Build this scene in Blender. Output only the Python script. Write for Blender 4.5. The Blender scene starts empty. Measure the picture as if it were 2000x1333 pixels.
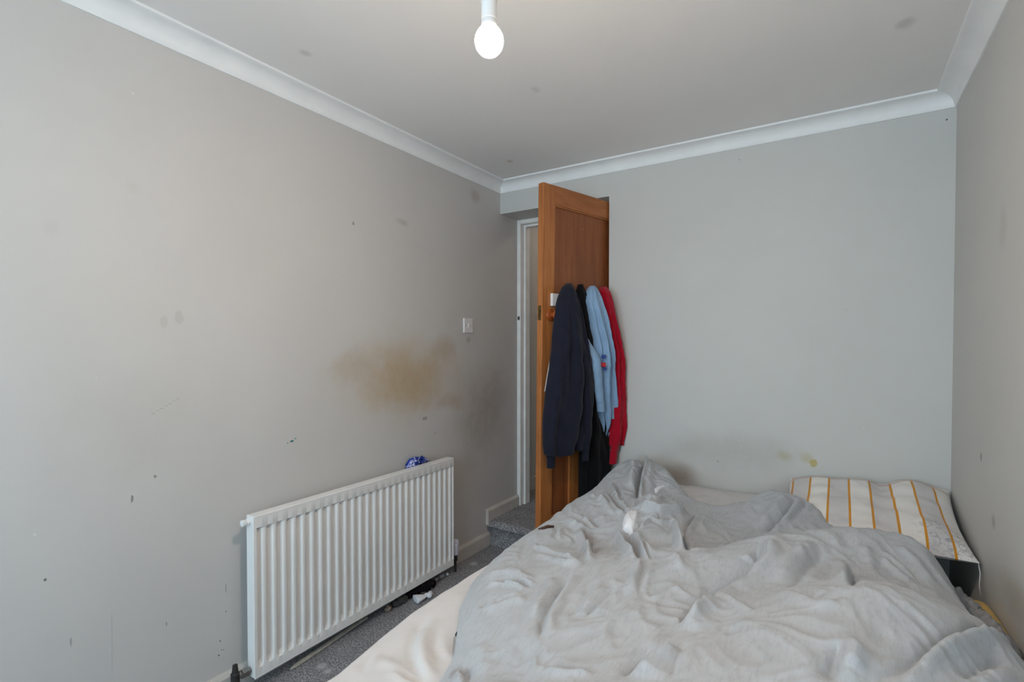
import bpy, bmesh, math, random
import numpy as np
from mathutils import Vector

random.seed(7)
S = bpy.context.scene
COL = S.collection

# ------------------------------------------------------------------ camera
F = 996.0
TH = math.radians(32.7)
PITCH = math.radians(1.07)
CX, CY = 1000.0, 688.6
CAM = np.array([1.856, 0.0, 1.273])
cd = bpy.data.cameras.new('camera')
cam = bpy.data.objects.new('camera', cd)
COL.objects.link(cam)
cam.location = CAM
cam.rotation_euler = (math.pi / 2 - PITCH, 0, TH)
cd.sensor_width = 36.0
cd.lens = F / 2000 * 36
cd.shift_y = (CY - 666.5) / 2000
cd.clip_start = 0.02
S.camera = cam

# ------------------------------------------------------------------ world and exposure
W = bpy.data.worlds.new('overcast_sky')
S.world = W
W.use_nodes = True
bg = W.node_tree.nodes['Background']
bg.inputs[0].default_value = (0.60, 0.84, 1.0, 1)
bg.inputs[1].default_value = 10.4
S.view_settings.view_transform = 'Standard'
S.view_settings.look = 'None'
S.view_settings.gamma = 1
S.view_settings.use_curve_mapping = False
S.view_settings.exposure = 0.0
BULB_POWER = 800.0
LANDING_POWER = 16.0

# room dimensions
RX, BY, FY, HC = 2.25, 2.75, -1.95, 2.30
WX0, WX1, WZ0, WZ1 = 0.40, 2.05, 0.70, 2.15      # window opening in the wall behind the camera

pl = bpy.data.lights.new('window_portal', 'AREA')
pl.shape = 'RECTANGLE'
pl.size = WX1 - WX0
pl.size_y = WZ1 - WZ0
pl.cycles.is_portal = True
po = bpy.data.objects.new('window_portal', pl)
po.location = ((WX0 + WX1) / 2, FY - 0.09, (WZ0 + WZ1) / 2)
po.rotation_euler = (math.pi / 2, 0, 0)   # -Z axis turned to +Y, into the room
COL.objects.link(po)

# ------------------------------------------------------------------ measuring helpers
fw0 = np.array([-math.sin(TH), math.cos(TH), 0.0])
RT = np.array([math.cos(TH), math.sin(TH), 0.0])
FW = fw0 * math.cos(PITCH) + np.array([0, 0, -math.sin(PITCH)])
UP = fw0 * math.sin(PITCH) + np.array([0, 0, math.cos(PITCH)])


def ray(px, py):
    return FW + RT * (px - CX) / F - UP * (py - CY) / F


def at(px, py, ax, v):
    d = ray(px, py)
    return CAM + d * ((v - CAM[ax]) / d[ax])


# ------------------------------------------------------------------ mesh helpers
ORG = {}


def setprops(o, label=None, cat=None, group=None, kind=None):
    if label: o['label'] = label
    if cat: o['category'] = cat
    if group: o['group'] = group
    if kind: o['kind'] = kind
    return o


def empty(name, loc, label, cat, group=None):
    o = bpy.data.objects.new(name, None)
    o.location = loc
    o.empty_display_size = 0.05
    COL.objects.link(o)
    ORG[o.name] = np.array(loc, float)
    return setprops(o, label, cat, group)


def mk(name, verts, faces, mat, parent=None, smooth=False, label=None, cat=None, kind=None, angle=None, uv=None):
    v = np.array(verts, float)
    if parent is not None:
        org = ORG[parent.name]
    else:
        org = np.array([(v[:, 0].min() + v[:, 0].max()) / 2, (v[:, 1].min() + v[:, 1].max()) / 2, v[:, 2].min()])
    me = bpy.data.meshes.new(name)
    me.from_pydata((v - org).tolist(), [], [tuple(f) for f in faces])
    me.validate()
    bm = bmesh.new()
    bm.from_mesh(me)
    bmesh.ops.recalc_face_normals(bm, faces=bm.faces)
    bm.to_mesh(me)
    bm.free()
    if smooth:
        for p in me.polygons:
            p.use_smooth = True
        if angle:
            me.set_sharp_from_angle(angle=math.radians(angle))
    if uv is not None:
        ul = me.uv_layers.new(name='UVMap')
        for lp in me.loops:
            ul.data[lp.index].uv = uv[lp.vertex_index]
    me.materials.append(mat)
    o = bpy.data.objects.new(name, me)
    COL.objects.link(o)
    if parent is not None:
        o.parent = parent
    else:
        o.location = org
    ORG[o.name] = org
    return setprops(o, label, cat, None, kind)


class MB:
    """collects shapes of one part"""
    def __init__(s):
        s.v = []
        s.f = []

    def add(s, v, f):
        n = len(s.v)
        s.v += [tuple(map(float, q)) for q in v]
        s.f += [tuple(i + n for i in g) for g in f]
        return s

    def box(s, x0, x1, y0, y1, z0, z1, b=0.0, xf=None):
        if b <= 0:
            v = [(x, y, z) for z in (z0, z1) for y in (y0, y1) for x in (x0, x1)]
            f = [(0, 2, 3, 1), (4, 5, 7, 6), (0, 1, 5, 4), (2, 6, 7, 3), (0, 4, 6, 2), (1, 3, 7, 5)]
        else:
            bm = bmesh.new()
            r = bmesh.ops.create_cube(bm, size=1)
            for q in r['verts']:
                q.co = Vector(((x0 + x1) / 2 + q.co.x * (x1 - x0), (y0 + y1) / 2 + q.co.y * (y1 - y0), (z0 + z1) / 2 + q.co.z * (z1 - z0)))
            bmesh.ops.bevel(bm, geom=list(bm.edges), offset=b, segments=2, affect='EDGES', profile=0.5)
            bm.verts.index_update()
            v = [tuple(q.co) for q in bm.verts]
            f = [tuple(q.index for q in g.verts) for g in bm.faces]
            bm.free()
        if xf:
            v = [xf(*q) for q in v]
        return s.add(v, f)

    def tube(s, pts, rad, n=10, cap=True, flat=1.0):
        pts = [np.array(p, float) for p in pts]
        rad = list(rad) if hasattr(rad, '__len__') else [rad] * len(pts)
        rings = []
        ref = None
        for i, p in enumerate(pts):
            t = pts[min(i + 1, len(pts) - 1)] - pts[max(i - 1, 0)]
            t = t / (np.linalg.norm(t) + 1e-9)
            if ref is None:
                ref = np.array([0, 0, 1.0]) if abs(t[2]) < 0.9 else np.array([1.0, 0, 0])
            a = ref - t * (ref @ t)
            a /= np.linalg.norm(a)
            b = np.cross(t, a)
            ref = a
            rings.append([p + rad[i] * (a * math.cos(2 * math.pi * k / n) * flat + b * math.sin(2 * math.pi * k / n)) for k in range(n)])
        v = [q for r in rings for q in r]
        f = []
        for i in range(len(rings) - 1):
            for k in range(n):
                f.append((i * n + k, i * n + (k + 1) % n, (i + 1) * n + (k + 1) % n, (i + 1) * n + k))
        if cap:
            f.append(tuple(range(n)))
            m = (len(rings) - 1) * n
            f.append(tuple(range(m + n - 1, m - 1, -1)))
        return s.add(v, f)

    def lathe(s, c, axis, prof, n=24):
        """prof: (distance along axis, radius)"""
        ax = np.array(axis, float)
        ax /= np.linalg.norm(ax)
        a = np.array([0, 0, 1.0]) if abs(ax[2]) < 0.9 else np.array([1.0, 0, 0])
        a = a - ax * (a @ ax)
        a /= np.linalg.norm(a)
        b = np.cross(ax, a)
        c = np.array(c, float)
        v = []
        for h, r in prof:
            v += [c + ax * h + max(r, 1e-4) * (a * math.cos(2 * math.pi * k / n) + b * math.sin(2 * math.pi * k / n)) for k in range(n)]
        f = []
        for i in range(len(prof) - 1):
            for k in range(n):
                f.append((i * n + k, i * n + (k + 1) % n, (i + 1) * n + (k + 1) % n, (i + 1) * n + k))
        f.append(tuple(range(n)))
        m = (len(prof) - 1) * n
        f.append(tuple(range(m + n - 1, m - 1, -1)))
        return s.add(v, f)

    def build(s, name, mat, parent=None, **k):
        return mk(name, s.v, s.f, mat, parent, **k)


def gridfaces(nu, nv):
    return [(j * nu + i, j * nu + i + 1, (j + 1) * nu + i + 1, (j + 1) * nu + i) for j in range(nv - 1) for i in range(nu - 1)]


# numpy gradient noise
_rs = np.random.RandomState(3)
_perm = _rs.permutation(512)
_ang = _rs.rand(512) * 2 * math.pi


def pnoise(x, y, seed=0):
    x = np.asarray(x, float) + seed * 17.31
    y = np.asarray(y, float) + seed * 9.17
    xi = np.floor(x).astype(int)
    yi = np.floor(y).astype(int)
    xf = x - xi
    yf = y - yi

    def g(ix, iy, dx, dy):
        h = _perm[(_perm[ix % 512] + iy) % 512]
        return np.cos(_ang[h]) * dx + np.sin(_ang[h]) * dy
    u = xf * xf * xf * (xf * (xf * 6 - 15) + 10)
    w = yf * yf * yf * (yf * (yf * 6 - 15) + 10)
    a = g(xi, yi, xf, yf) * (1 - u) + g(xi + 1, yi, xf - 1, yf) * u
    b = g(xi, yi + 1, xf, yf - 1) * (1 - u) + g(xi + 1, yi + 1, xf - 1, yf - 1) * u
    return (a * (1 - w) + b * w) * 1.5


# ------------------------------------------------------------------ materials
def lin(c):
    return tuple(((v / 255) / 12.92 if v / 255 <= 0.04045 else ((v / 255 + 0.055) / 1.055) ** 2.4) for v in c) + (1,)


class NT:
    def __init__(s, name):
        s.m = bpy.data.materials.new(name)
        s.m.use_nodes = True
        s.t = s.m.node_tree
        s.b = s.t.nodes['Principled BSDF']

    def n(s, typ, **k):
        q = s.t.nodes.new(typ)
        for a, v in k.items():
            setattr(q, a, v)
        return q

    def l(s, a, b):
        s.t.links.new(a, b)

    def math(s, op, a, b=None, clamp=False):
        q = s.n('ShaderNodeMath', operation=op, use_clamp=clamp)
        for i, v in enumerate((a, b)):
            if v is None: continue
            if isinstance(v, (int, float)): q.inputs[i].default_value = v
            else: s.l(v, q.inputs[i])
        return q.outputs[0]

    def noise(s, vec, scale, detail=3, rough=0.55, dist=0.0):
        q = s.n('ShaderNodeTexNoise')
        q.inputs['Scale'].default_value = scale
        q.inputs['Detail'].default_value = detail
        q.inputs['Roughness'].default_value = rough
        q.inputs['Distortion'].default_value = dist
        if vec is not None: s.l(vec, q.inputs['Vector'])
        return q

    def mix(s, fac, a, b, blend='MIX'):
        q = s.n('ShaderNodeMix', data_type='RGBA', blend_type=blend)
        for i, v in ((0, fac), (6, a), (7, b)):
            if isinstance(v, (int, float)): q.inputs[i].default_value = v
            elif isinstance(v, tuple): q.inputs[i].default_value = v
            else: s.l(v, q.inputs[i])
        return q.outputs[2]

    def ramp(s, fac, stops):
        q = s.n('ShaderNodeValToRGB')
        e = q.color_ramp.elements
        while len(e) < len(stops): e.new(0.5)
        for i, (p, c) in enumerate(stops):
            e[i].position = p
            e[i].color = c if len(c) == 4 else tuple(c) + (1,)
        s.l(fac, q.inputs[0])
        return q.outputs[0]

    def maprange(s, v, a, b, c, d, smooth=True):
        q = s.n('ShaderNodeMapRange', interpolation_type='SMOOTHSTEP' if smooth else 'LINEAR')
        for i, w in ((1, a), (2, b), (3, c), (4, d)): q.inputs[i].default_value = w
        s.l(v, q.inputs[0])
        return q.outputs[0]

    def pos(s):
        return s.n('ShaderNodeNewGeometry').outputs['Position']

    def obj(s):
        return s.n('ShaderNodeTexCoord').outputs['Object']

    def mapping(s, vec, scale=(1, 1, 1), loc=(0, 0, 0), rot=(0, 0, 0)):
        q = s.n('ShaderNodeMapping')
        q.inputs['Scale'].default_value = scale
        q.inputs['Location'].default_value = loc
        q.inputs['Rotation'].default_value = rot
        s.l(vec, q.inputs['Vector'])
        return q.outputs[0]

    def bump(s, h, strength=0.2, dist=0.002, normal=None):
        q = s.n('ShaderNodeBump')
        q.inputs['Strength'].default_value = strength
        q.inputs['Distance'].default_value = dist
        s.l(h, q.inputs['Height'])
        if normal is not None: s.l(normal, q.inputs['Normal'])
        s.l(q.outputs[0], s.b.inputs['Normal'])
        return q.outputs[0]

    def fin(s, color=None, rough=0.6, spec=None, metal=None):
        if color is not None:
            if isinstance(color, tuple): s.b.inputs['Base Color'].default_value = color
            else: s.l(color, s.b.inputs['Base Color'])
        if isinstance(rough, (int, float)): s.b.inputs['Roughness'].default_value = rough
        else: s.l(rough, s.b.inputs['Roughness'])
        if spec is not None: s.b.inputs['Specular IOR Level'].default_value = spec
        if metal is not None: s.b.inputs['Metallic'].default_value = metal
        return s.m


def plain(name, rgb, rough=0.5, var=0.05, scale=30.0, spec=0.4, bump=0.0, bscale=200.0, metal=None):
    m = NT(name)
    p = m.obj()
    nz = m.noise(p, scale, 4)
    c = lin(rgb)
    d = tuple(v * (1 - var * 2) for v in c[:3]) + (1,)
    e = tuple(min(1, v * (1 + var)) for v in c[:3]) + (1,)
    col = m.ramp(nz.outputs['Fac'], [(0.3, d), (0.7, e)])
    if bump:
        m.bump(m.noise(p, bscale, 3).outputs['Fac'], bump, 0.001)
    return m.fin(col, rough, spec, metal)


def paint(name, rgb, blobs, rough=0.55, mott=0.04):
    """emulsion paint with marks of their own place: blobs (centre, radii, colour, strength, raggedness)"""
    m = NT(name)
    p = m.pos()
    c = lin(rgb)
    big = m.noise(p, 1.7, 4, 0.6)
    col = m.mix(m.maprange(big.outputs['Fac'], 0.3, 0.75, 0, 1), c, tuple(v * (1 - mott) for v in c[:3]) + (1,))
    fine = m.noise(p, 14, 5, 0.65)
    dist_n = m.noise(p, 5.0, 4, 0.6)
    dist_f = m.noise(p, 55.0, 3, 0.6)
    mid = m.n('ShaderNodeVectorMath', operation='SUBTRACT'); m.l(dist_n.outputs['Color'], mid.inputs[0]); mid.inputs[1].default_value = (.5, .5, .5)
    fin = m.n('ShaderNodeVectorMath', operation='SUBTRACT'); m.l(dist_f.outputs['Color'], fin.inputs[0]); fin.inputs[1].default_value = (.5, .5, .5)
    for ctr, rad, bc, st, rag in blobs:
        small = max(sorted(rad)[:2]) < 0.03
        s1 = m.n('ShaderNodeVectorMath', operation='SUBTRACT'); m.l(p, s1.inputs[0]); s1.inputs[1].default_value = tuple(ctr)
        s2 = m.n('ShaderNodeVectorMath', operation='DIVIDE'); m.l(s1.outputs[0], s2.inputs[0]); s2.inputs[1].default_value = tuple(rad)
        s3 = m.n('ShaderNodeVectorMath', operation='MULTIPLY_ADD')
        m.l((fin if small else mid).outputs[0], s3.inputs[0]); s3.inputs[1].default_value = (rag,) * 3; m.l(s2.outputs[0], s3.inputs[2])
        ln = m.n('ShaderNodeVectorMath', operation='LENGTH'); m.l(s3.outputs[0], ln.inputs[0])
        lo = 0.6 if small else 0.15
        f = m.maprange(ln.outputs['Value'], 1.0, lo, 0, st)
        if not small:
            f = m.math('MULTIPLY', f, m.maprange(fine.outputs['Fac'], 0.25, 0.7, 0.65, 1.05))
        col = m.mix(f, col, lin(bc))
    m.bump(m.noise(p, 260, 2).outputs['Fac'], 0.12, 0.0008)
    return m.fin(col, rough, 0.3)


def LW(px, py):
    return at(px, py, 0, 0.0)


def BW(px, py):
    return at(px, py, 1, BY)


def RW(px, py):
    return at(px, py, 0, RX)


lw_blobs = []
MARKS = {'l': [], 'b': [], 'r': []}
BR = 1.06


def lift(c):
    return tuple(min(255, v * BR) for v in c)



def lb(px, py, ry, rz, c, st, rag=1.0):
    if min(ry, rz) < .0125: MARKS['l'].append((LW(px, py), ry, rz, c, st))
    else: lw_blobs.append((LW(px, py), (0.2, ry, rz), lift(c), st, rag))


lb(800, 735, .66, .30, (182, 164, 138), .72, .8)
lb(790, 745, .38, .20, (168, 145, 110), .62, 1.0)
lb(945, 800, .40, .42, (150, 137, 126), .62, .7)
lb(865, 680, .16, .10, (156, 132, 100), .35, 1.0)
lb(880, 785, .16, .07, (156, 134, 108), .4, 1.2)
lb(690, 720, .16, .12, (160, 142, 114), .4, 1.3)
lb(270, 830, .30, .24, (182, 177, 170), .4, 1.0)
lb(220, 600, .34, .24, (192, 187, 180), .35, 1.0)
lb(350, 620, .016, .028, (176, 171, 165), .5, 1)
lb(320, 630, .014, .026, (178, 173, 168), .45, 1)
lb(785, 434, .06, .026, (156, 147, 140), .5, 1.2)
lb(690, 437, .008, .012, (110, 104, 98), .7, 1)
lb(928, 380, .07, .06, (150, 138, 128), .5, 1.2)
lb(260, 370, .03, .03, (184, 180, 174), .35, 1)
lb(100, 445, .03, .04, (182, 180, 176), .35, 1)
lb(258, 975, .006, .022, (120, 116, 112), .85, 1.2)
lb(262, 968, .003, .012, (225, 222, 218), .85, 1)
lb(303, 931, .007, .008, (120, 116, 110), .8, 1)
lb(68, 1045, .006, .006, (228, 226, 222), .9, 1)
lb(88, 1133, .006, .007, (80, 76, 72), .9, 1)
lb(430, 1253, .004, .004, (30, 30, 30), .95, .4)
lb(433, 1270, .0028, .0028, (30, 30, 30), .95, .4)
lb(437, 1270, .0025, .0025, (30, 30, 30), .95, .4)
lb(427, 1281, .0045, .004, (30, 30, 30), .95, .4)
lb(441, 1195, .003, .005, (60, 56, 52), .9, .6)
lb(260, 183, .005, .008, (232, 228, 222), .8, 1)
lb(385, 252, .004, .006, (210, 205, 200), .7, 1)
lb(187, 738, .004, .005, (225, 222, 220), .8, 1)
lb(325, 1220, .004, .012, (110, 108, 104), .6, 1)
lb(138, 1255, .004, .02, (135, 133, 130), .6, 1)
lb(218, 1260, .0016, .14, (180, 179, 177), .4, .3)
lb(441, 1150, .003, .03, (130, 128, 124), .6, .6)
lb(830, 818, .022, .014, (112, 98, 86), .55, 1.2)
lb(850, 846, .006, .006, (106, 92, 80), .6, 1)
lb(915, 664, .03, .025, (120, 106, 94), .45, 1.2)
# diagonal pencil scratch
for k in range(7):
    f = k / 6
    lb(300 + 48 * f, 808 - 29 * f, .010, .0035, (168, 162, 156), .5, .6)
# blue-green daub
lb(570, 862, .013, .007, (24, 92, 92), .95, 1.2)
lb(577, 857, .006, .006, (60, 140, 132), .9, 1.0)
lb(562, 866, .004, .005, (40, 110, 108), .9, 1.0)

bw_blobs = []


def bb(px, py, rx, rz, c, st, rag=1.0):
    if min(rx, rz) < .0125: MARKS['b'].append((BW(px, py), rx, rz, c, st))
    else: bw_blobs.append((BW(px, py), (rx, 0.2, rz), lift(c), st, rag))


bb(1330, 930, .12, .10, (116, 92, 74), .6, .7)
bb(1524, 893, .05, .04, (170, 160, 110), .55, 1.6)
bb(1575, 895, .055, .04, (170, 160, 110), .5, 1.6)
bb(1588, 905, .02, .022, (176, 156, 70), .75, 1.0)
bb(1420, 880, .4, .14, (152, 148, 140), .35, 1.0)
bb(1402, 902, .008, .010, (140, 138, 136), .6, 1)
bb(1849, 234, .006, .006, (40, 40, 40), .95, .5)
for q in ((1334, 873), (1443, 861), (1516, 857), (1687, 837), (1562, 892)):
    bb(*q, .004, .004, (232, 230, 226), .9, .6)
bb(1652, 605, .006, .006, (190, 188, 184), .6, 1)
bb(1444, 312, .006, .006, (130, 128, 126), .6, 1)
rw_blobs = []


def rb(px, py, ry, rz, c, st, rag=1.0):
    if min(ry, rz) < .0125: MARKS['r'].append((RW(px, py), ry, rz, c, st))
    else: rw_blobs.append((RW(px, py), (0.2, ry, rz), lift(c), st, rag))


rb(1940, 1018, .035, .03, (126, 124, 122), .6, 1.2)
rb(1916, 893, .013, .02, (92, 90, 88), .6, 1)
rb(1948, 1002, .004, .005, (220, 218, 214), .9, .5)
rb(1990, 1180, .22, .08, (140, 120, 70), .35, 1)
rb(1960, 450, .06, .09, (160, 157, 152), .3, 1.3)
ce_blobs = [(at(px, py, 2, HC), (a, a * 1.4, .2), c, st, 1.2) for px, py, a, c, st in (
    (1766, 46, .035, (150, 150, 148), .4), (600, 105, .025, (178, 174, 170), .4), (996, 315, .02, (206, 178, 162), .5),
    (1045, 175, .025, (188, 184, 180), .35))]

M = {}
M['wall_l'] = paint('wall_paint_left', (206, 202, 199), lw_blobs)
M['wall_b'] = paint('wall_paint_back', (206, 204, 200), bw_blobs)
M['wall_r'] = paint('wall_paint_right', (206, 204, 200), rw_blobs)
M['wall'] = paint('wall_paint', (206, 204, 200), [])
M['ceiling'] = paint('ceiling_paint', (243, 240, 238), ce_blobs, 0.7, .03)
M['coving'] = plain('coving_paint', (243, 243, 243), 0.55, .02, 8, .3)
M['gloss'] = plain('white_gloss_paint', (244, 241, 238), 0.32, .04, 12, .5)
M['skirting'] = plain('skirting_gloss_paint', (206, 200, 193), 0.35, .06, 9, .5)
M['enamel'] = plain('radiator_enamel', (236, 233, 231), 0.24, .02, 6, .5)
M['plastic'] = plain('white_plastic', (232, 228, 226), 0.35, .02, 20, .5)
M['lilac_plastic'] = plain('valve_head_plastic', (216, 214, 226), 0.35, .03, 20, .5)
M['black'] = plain('black_rubber', (22, 21, 22), 0.6, .1, 40, .3)
M['dark_pipe'] = plain('dark_pipe', (52, 48, 46), 0.5, .2, 60, .4)
M['steel'] = plain('dull_steel', (150, 146, 140), 0.35, .1, 60, .5, metal=0.9)
M['brass'] = plain('aged_brass', (120, 98, 58), 0.4, .15, 80, .5, metal=0.8)
M['knobwood'] = plain('varnished_knob_wood', (158, 78, 32), 0.25, .12, 25, .6)


def carpet_mat():
    m = NT('grey_carpet')
    p = m.pos()
    a = m.noise(p, 260, 2, 0.7)
    b = m.noise(p, 110, 3, 0.7)
    c = m.noise(p, 9, 4, 0.6)
    f = m.math('ADD', m.math('MULTIPLY', a.outputs['Fac'], 0.55), m.math('MULTIPLY', b.outputs['Fac'], 0.45))
    col = m.ramp(f, [(0.38, lin((74, 73, 76))), (0.5, lin((136, 134, 137))), (0.62, lin((206, 203, 204)))])
    col = m.mix(m.maprange(c.outputs['Fac'], 0.35, 0.75, 0, .35), col, lin((104, 102, 105)))
    for (px, py, r) in ((628, 1302, .028), (640, 1312, .02), (795, 1238, .02), (925, 1102, .03)):
        q = at(px, py, 2, 0.0)
        s1 = m.n('ShaderNodeVectorMath', operation='DISTANCE'); m.l(p, s1.inputs[0]); s1.inputs[1].default_value = tuple(q)
        g = m.math('ADD', s1.outputs['Value'], m.math('MULTIPLY', m.math('SUBTRACT', b.outputs['Fac'], .5), .05))
        col = m.mix(m.maprange(g, r, r * .3, 0, .4), col, lin((214, 212, 216)))
    m.bump(f, 0.6, 0.004)
    return m.fin(col, 0.95, 0.1)


def fabric(name, rgb, rough=0.9, weave=900, streak=None, streak_s=(60, 8, 60), var=.1, extra=None, bump=.25, sheen=.15):
    m = NT(name)
    p = m.obj()
    a = m.noise(p, weave, 2, .6)
    b = m.noise(p, 18, 5, .65)
    c = lin(rgb)
    col = m.mix(m.maprange(b.outputs['Fac'], .3, .7, 0, 1), tuple(v * (1 + var * .5) for v in c[:3]) + (1,), tuple(v * (1 - var) for v in c[:3]) + (1,))
    col = m.mix(m.maprange(a.outputs['Fac'], .3, .7, 0, .35), col, tuple(v * .7 for v in c[:3]) + (1,))
    if streak:
        s = m.noise(m.mapping(p, streak_s, rot=(0, 0, .5)), 6, 4, .7)
        col = m.mix(m.maprange(s.outputs['Fac'], .45, .75, 0, .5), col, lin(streak))
    if extra: col = extra(m, p, col)
    m.bump(a.outputs['Fac'], bump, 0.001)
    m.b.inputs['Sheen Weight'].default_value = sheen
    return m.fin(col, rough, 0.15)


def wood_mat(name, dark, light, axis='z', scale=1.0, rough=.38):
    m = NT(name)
    p = m.pos()
    st = (26, 26, 1.4) if axis == 'z' else (9, 2.2, 26)
    v = m.mapping(p, tuple(q * scale for q in st))
    a = m.noise(v, 1.6, 6, .6, 1.2)
    b = m.noise(p, 3.0, 3, .6)
    col = m.ramp(a.outputs['Fac'], [(.25, lin(dark)), (.5, lin(tuple((x + y) / 2 for x, y in zip(dark, light)))), (.75, lin(light))])
    col = m.mix(m.maprange(b.outputs['Fac'], .35, .7, 0, .35), col, lin(tuple(v * .82 for v in dark)))
    k = m.noise(p, 60, 2, .5)
    col = m.mix(m.maprange(k.outputs['Fac'], .73, .78, 0, .5), col, lin((222, 170, 120)))
    m.bump(a.outputs['Fac'], .1, .001)
    return m.fin(col, rough, .4)


M['carpet'] = carpet_mat()
M['door_stile'] = wood_mat('door_pine', (160, 92, 46), (196, 128, 72))
M['door_rail'] = wood_mat('door_pine_rail', (156, 88, 44), (190, 122, 68), axis='y')
M['door_panel'] = wood_mat('door_panel_ply', (128, 70, 38), (160, 96, 54), scale=.6)
M['door_edge'] = wood_mat('door_edge_pine', (176, 100, 58), (206, 136, 88))


def duvet_extra(m, p, col):
    g = m.pos()
    for (px, py, z, r, st) in ((1146, 1050, .585, .05, .4), (1160, 1075, .58, .035, .35), (893, 1320, .56, .03, .5), (1300, 1262, .66, .03, .2)):
        q = at(px, py, 2, z)
        d = m.n('ShaderNodeVectorMath', operation='DISTANCE'); m.l(g, d.inputs[0]); d.inputs[1].default_value = tuple(q)
        e = m.math('ADD', d.outputs['Value'], m.math('MULTIPLY', m.math('SUBTRACT', m.noise(p, 30, 3).outputs['Fac'], .5), .06))
        col = m.mix(m.maprange(e, r, r * .2, 0, st), col, lin((112, 96, 80)))
    return col


M['duvet'] = fabric('grey_marl_jersey', (182, 184, 188), weave=700, streak=(150, 149, 150), streak_s=(26, 5, 20), var=.05, extra=duvet_extra, bump=.3)
M['sheet'] = fabric('cream_sheet', (216, 212, 211), weave=1200, var=.04, bump=.1)
M['white_fill'] = fabric('white_filling', (236, 236, 240), weave=500, var=.03)
M['navy'] = fabric('navy_jersey', (31, 32, 46), weave=900, var=.12, sheen=.08)
M['blackcloth'] = fabric('black_cloth', (17, 17, 20), weave=800, var=.15, sheen=.05)
M['ltblue'] = fabric('light_blue_denim', (146, 176, 208), weave=900, streak=(122, 154, 190), var=.1)
M['red'] = fabric('red_jersey', (176, 14, 40), weave=900, var=.1)
M['yellow'] = fabric('mustard_cloth', (206, 166, 70), weave=700, var=.1)
M['greycloth'] = fabric('crumpled_grey_cloth', (150, 149, 150), weave=700, var=.08)
M['mattress'] = fabric('mattress_ticking', (60, 58, 62), weave=400, var=.1)

# ------------------------------------------------------------------ room shell
ALC = 0.747      # right edge of the door recess
LZ = 2.106       # underside of the lintel
AY = 2.955       # front of the door lining
STEP_Y, STEP_Z = 2.60, 0.155

MB().box(-0.1, RX + .1, FY - .1, BY + .02, -0.1, 0).build('floor', M['carpet'], kind='structure')
MB().box(-0.2, RX + .1, FY - .1, BY + .02, HC, HC + .1).build('ceiling', M['ceiling'], kind='structure')
MB().box(-0.1, 0, FY - .1, 3.06, -.1, HC).build('wall_left', M['wall_l'], kind='structure')
MB().box(RX, RX + .1, FY - .1, BY + .1, -.1, HC).build('wall_right', M['wall_r'], kind='structure')
wb = MB()
wb.box(ALC, RX, BY, BY + .1, -.1, HC)
wb.box(0, ALC, BY, BY + .1, LZ, HC)
wb.box(0, .92, BY + .1, 3.06, LZ, HC)
wb.box(.86, .92, BY + .1, 3.06, 0, LZ)
wb.build('wall_back', M['wall_b'], kind='structure')
wf = MB()
wf.box(0, WX0, FY - .1, FY, 0, HC).box(WX1, RX, FY - .1, FY, 0, HC)
wf.box(WX0, WX1, FY - .1, FY, 0, WZ0).box(WX0, WX1, FY - .1, FY, WZ1, HC)
wf.build('wall_front', M['wall'], kind='structure')
# chips, scuffs and daubs of paint on the walls: thin flakes of their own colour
def flakes(wall, key):
    groups = {}
    for c, r1, r2, rgb, st in MARKS[key]:
        groups.setdefault(rgb, []).append((c, r1, r2, st))
    rn = random.Random(5)
    for rgb, L in groups.items():
        m_ = MB()
        base = (206, 203, 200)
        st = L[0][3] * .75
        col_ = tuple(a_ * st + b_ * (1 - st) for a_, b_ in zip(rgb, base))
        for c, r1, r2, _ in L:
            n_ = 9
            ring = []
            for k in range(n_):
                t_ = 2 * math.pi * k / n_
                rr_ = .75 + .5 * rn.random()
                u_, w_ = .62 * r1 * rr_ * math.cos(t_), .62 * r2 * rr_ * math.sin(t_)
                q_ = {'l': (0, c[1] + u_, c[2] + w_), 'r': (RX, c[1] + u_, c[2] + w_), 'b': (c[0] + u_, BY, c[2] + w_)}[key]
                ring.append(q_)
            o_ = {'l': (.0005, 0, 0), 'r': (-.0005, 0, 0), 'b': (0, -.0005, 0)}[key]
            top = [tuple(a_ + b_ for a_, b_ in zip(q_, o_)) for q_ in ring]
            f_ = [tuple(range(n_, 2 * n_))] + [(k, (k + 1) % n_, n_ + (k + 1) % n_, n_ + k) for k in range(n_)]
            m_.add(ring + top, f_)
        m_.build('paint_mark', plain('mark_paint', col_, .7, .1, 300), wall)


for nm_, k_ in (('wall_left', 'l'), ('wall_back', 'b'), ('wall_right', 'r')):
    flakes(bpy.data.objects[nm_], k_)
# window behind the camera
wm = MB()
yy0, yy1 = FY - .08, FY - .03
wm.box(WX0, WX1, yy0, yy1, WZ0, WZ0 + .05).box(WX0, WX1, yy0, yy1, WZ1 - .05, WZ1)
wm.box(WX0, WX0 + .05, yy0, yy1, WZ0 + .05, WZ1 - .05).box(WX1 - .05, WX1, yy0, yy1, WZ0 + .05, WZ1 - .05)
xm = (WX0 + WX1) / 2
wm.box(xm - .03, xm + .03, yy0, yy1, WZ0 + .05, WZ1 - .05)
win = wm.build('window_1', M['gloss'], kind='structure')
g = NT('window_glass')
gt = g.n('ShaderNodeBsdfTransparent')
gg = g.n('ShaderNodeBsdfGlossy'); gg.inputs['Roughness'].default_value = .02
gx = g.n('ShaderNodeMixShader'); gx.inputs[0].default_value = .06
g.l(gt.outputs[0], gx.inputs[1]); g.l(gg.outputs[0], gx.inputs[2])
g.l(gx.outputs[0], g.t.nodes['Material Output'].inputs['Surface'])
for x0, x1 in ((WX0 + .05, xm - .03), (xm + .03, WX1 - .05)):
    MB().box(x0, x1, FY - .058, FY - .052, WZ0 + .05, WZ1 - .05).build('pane', g.m, win)
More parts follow.
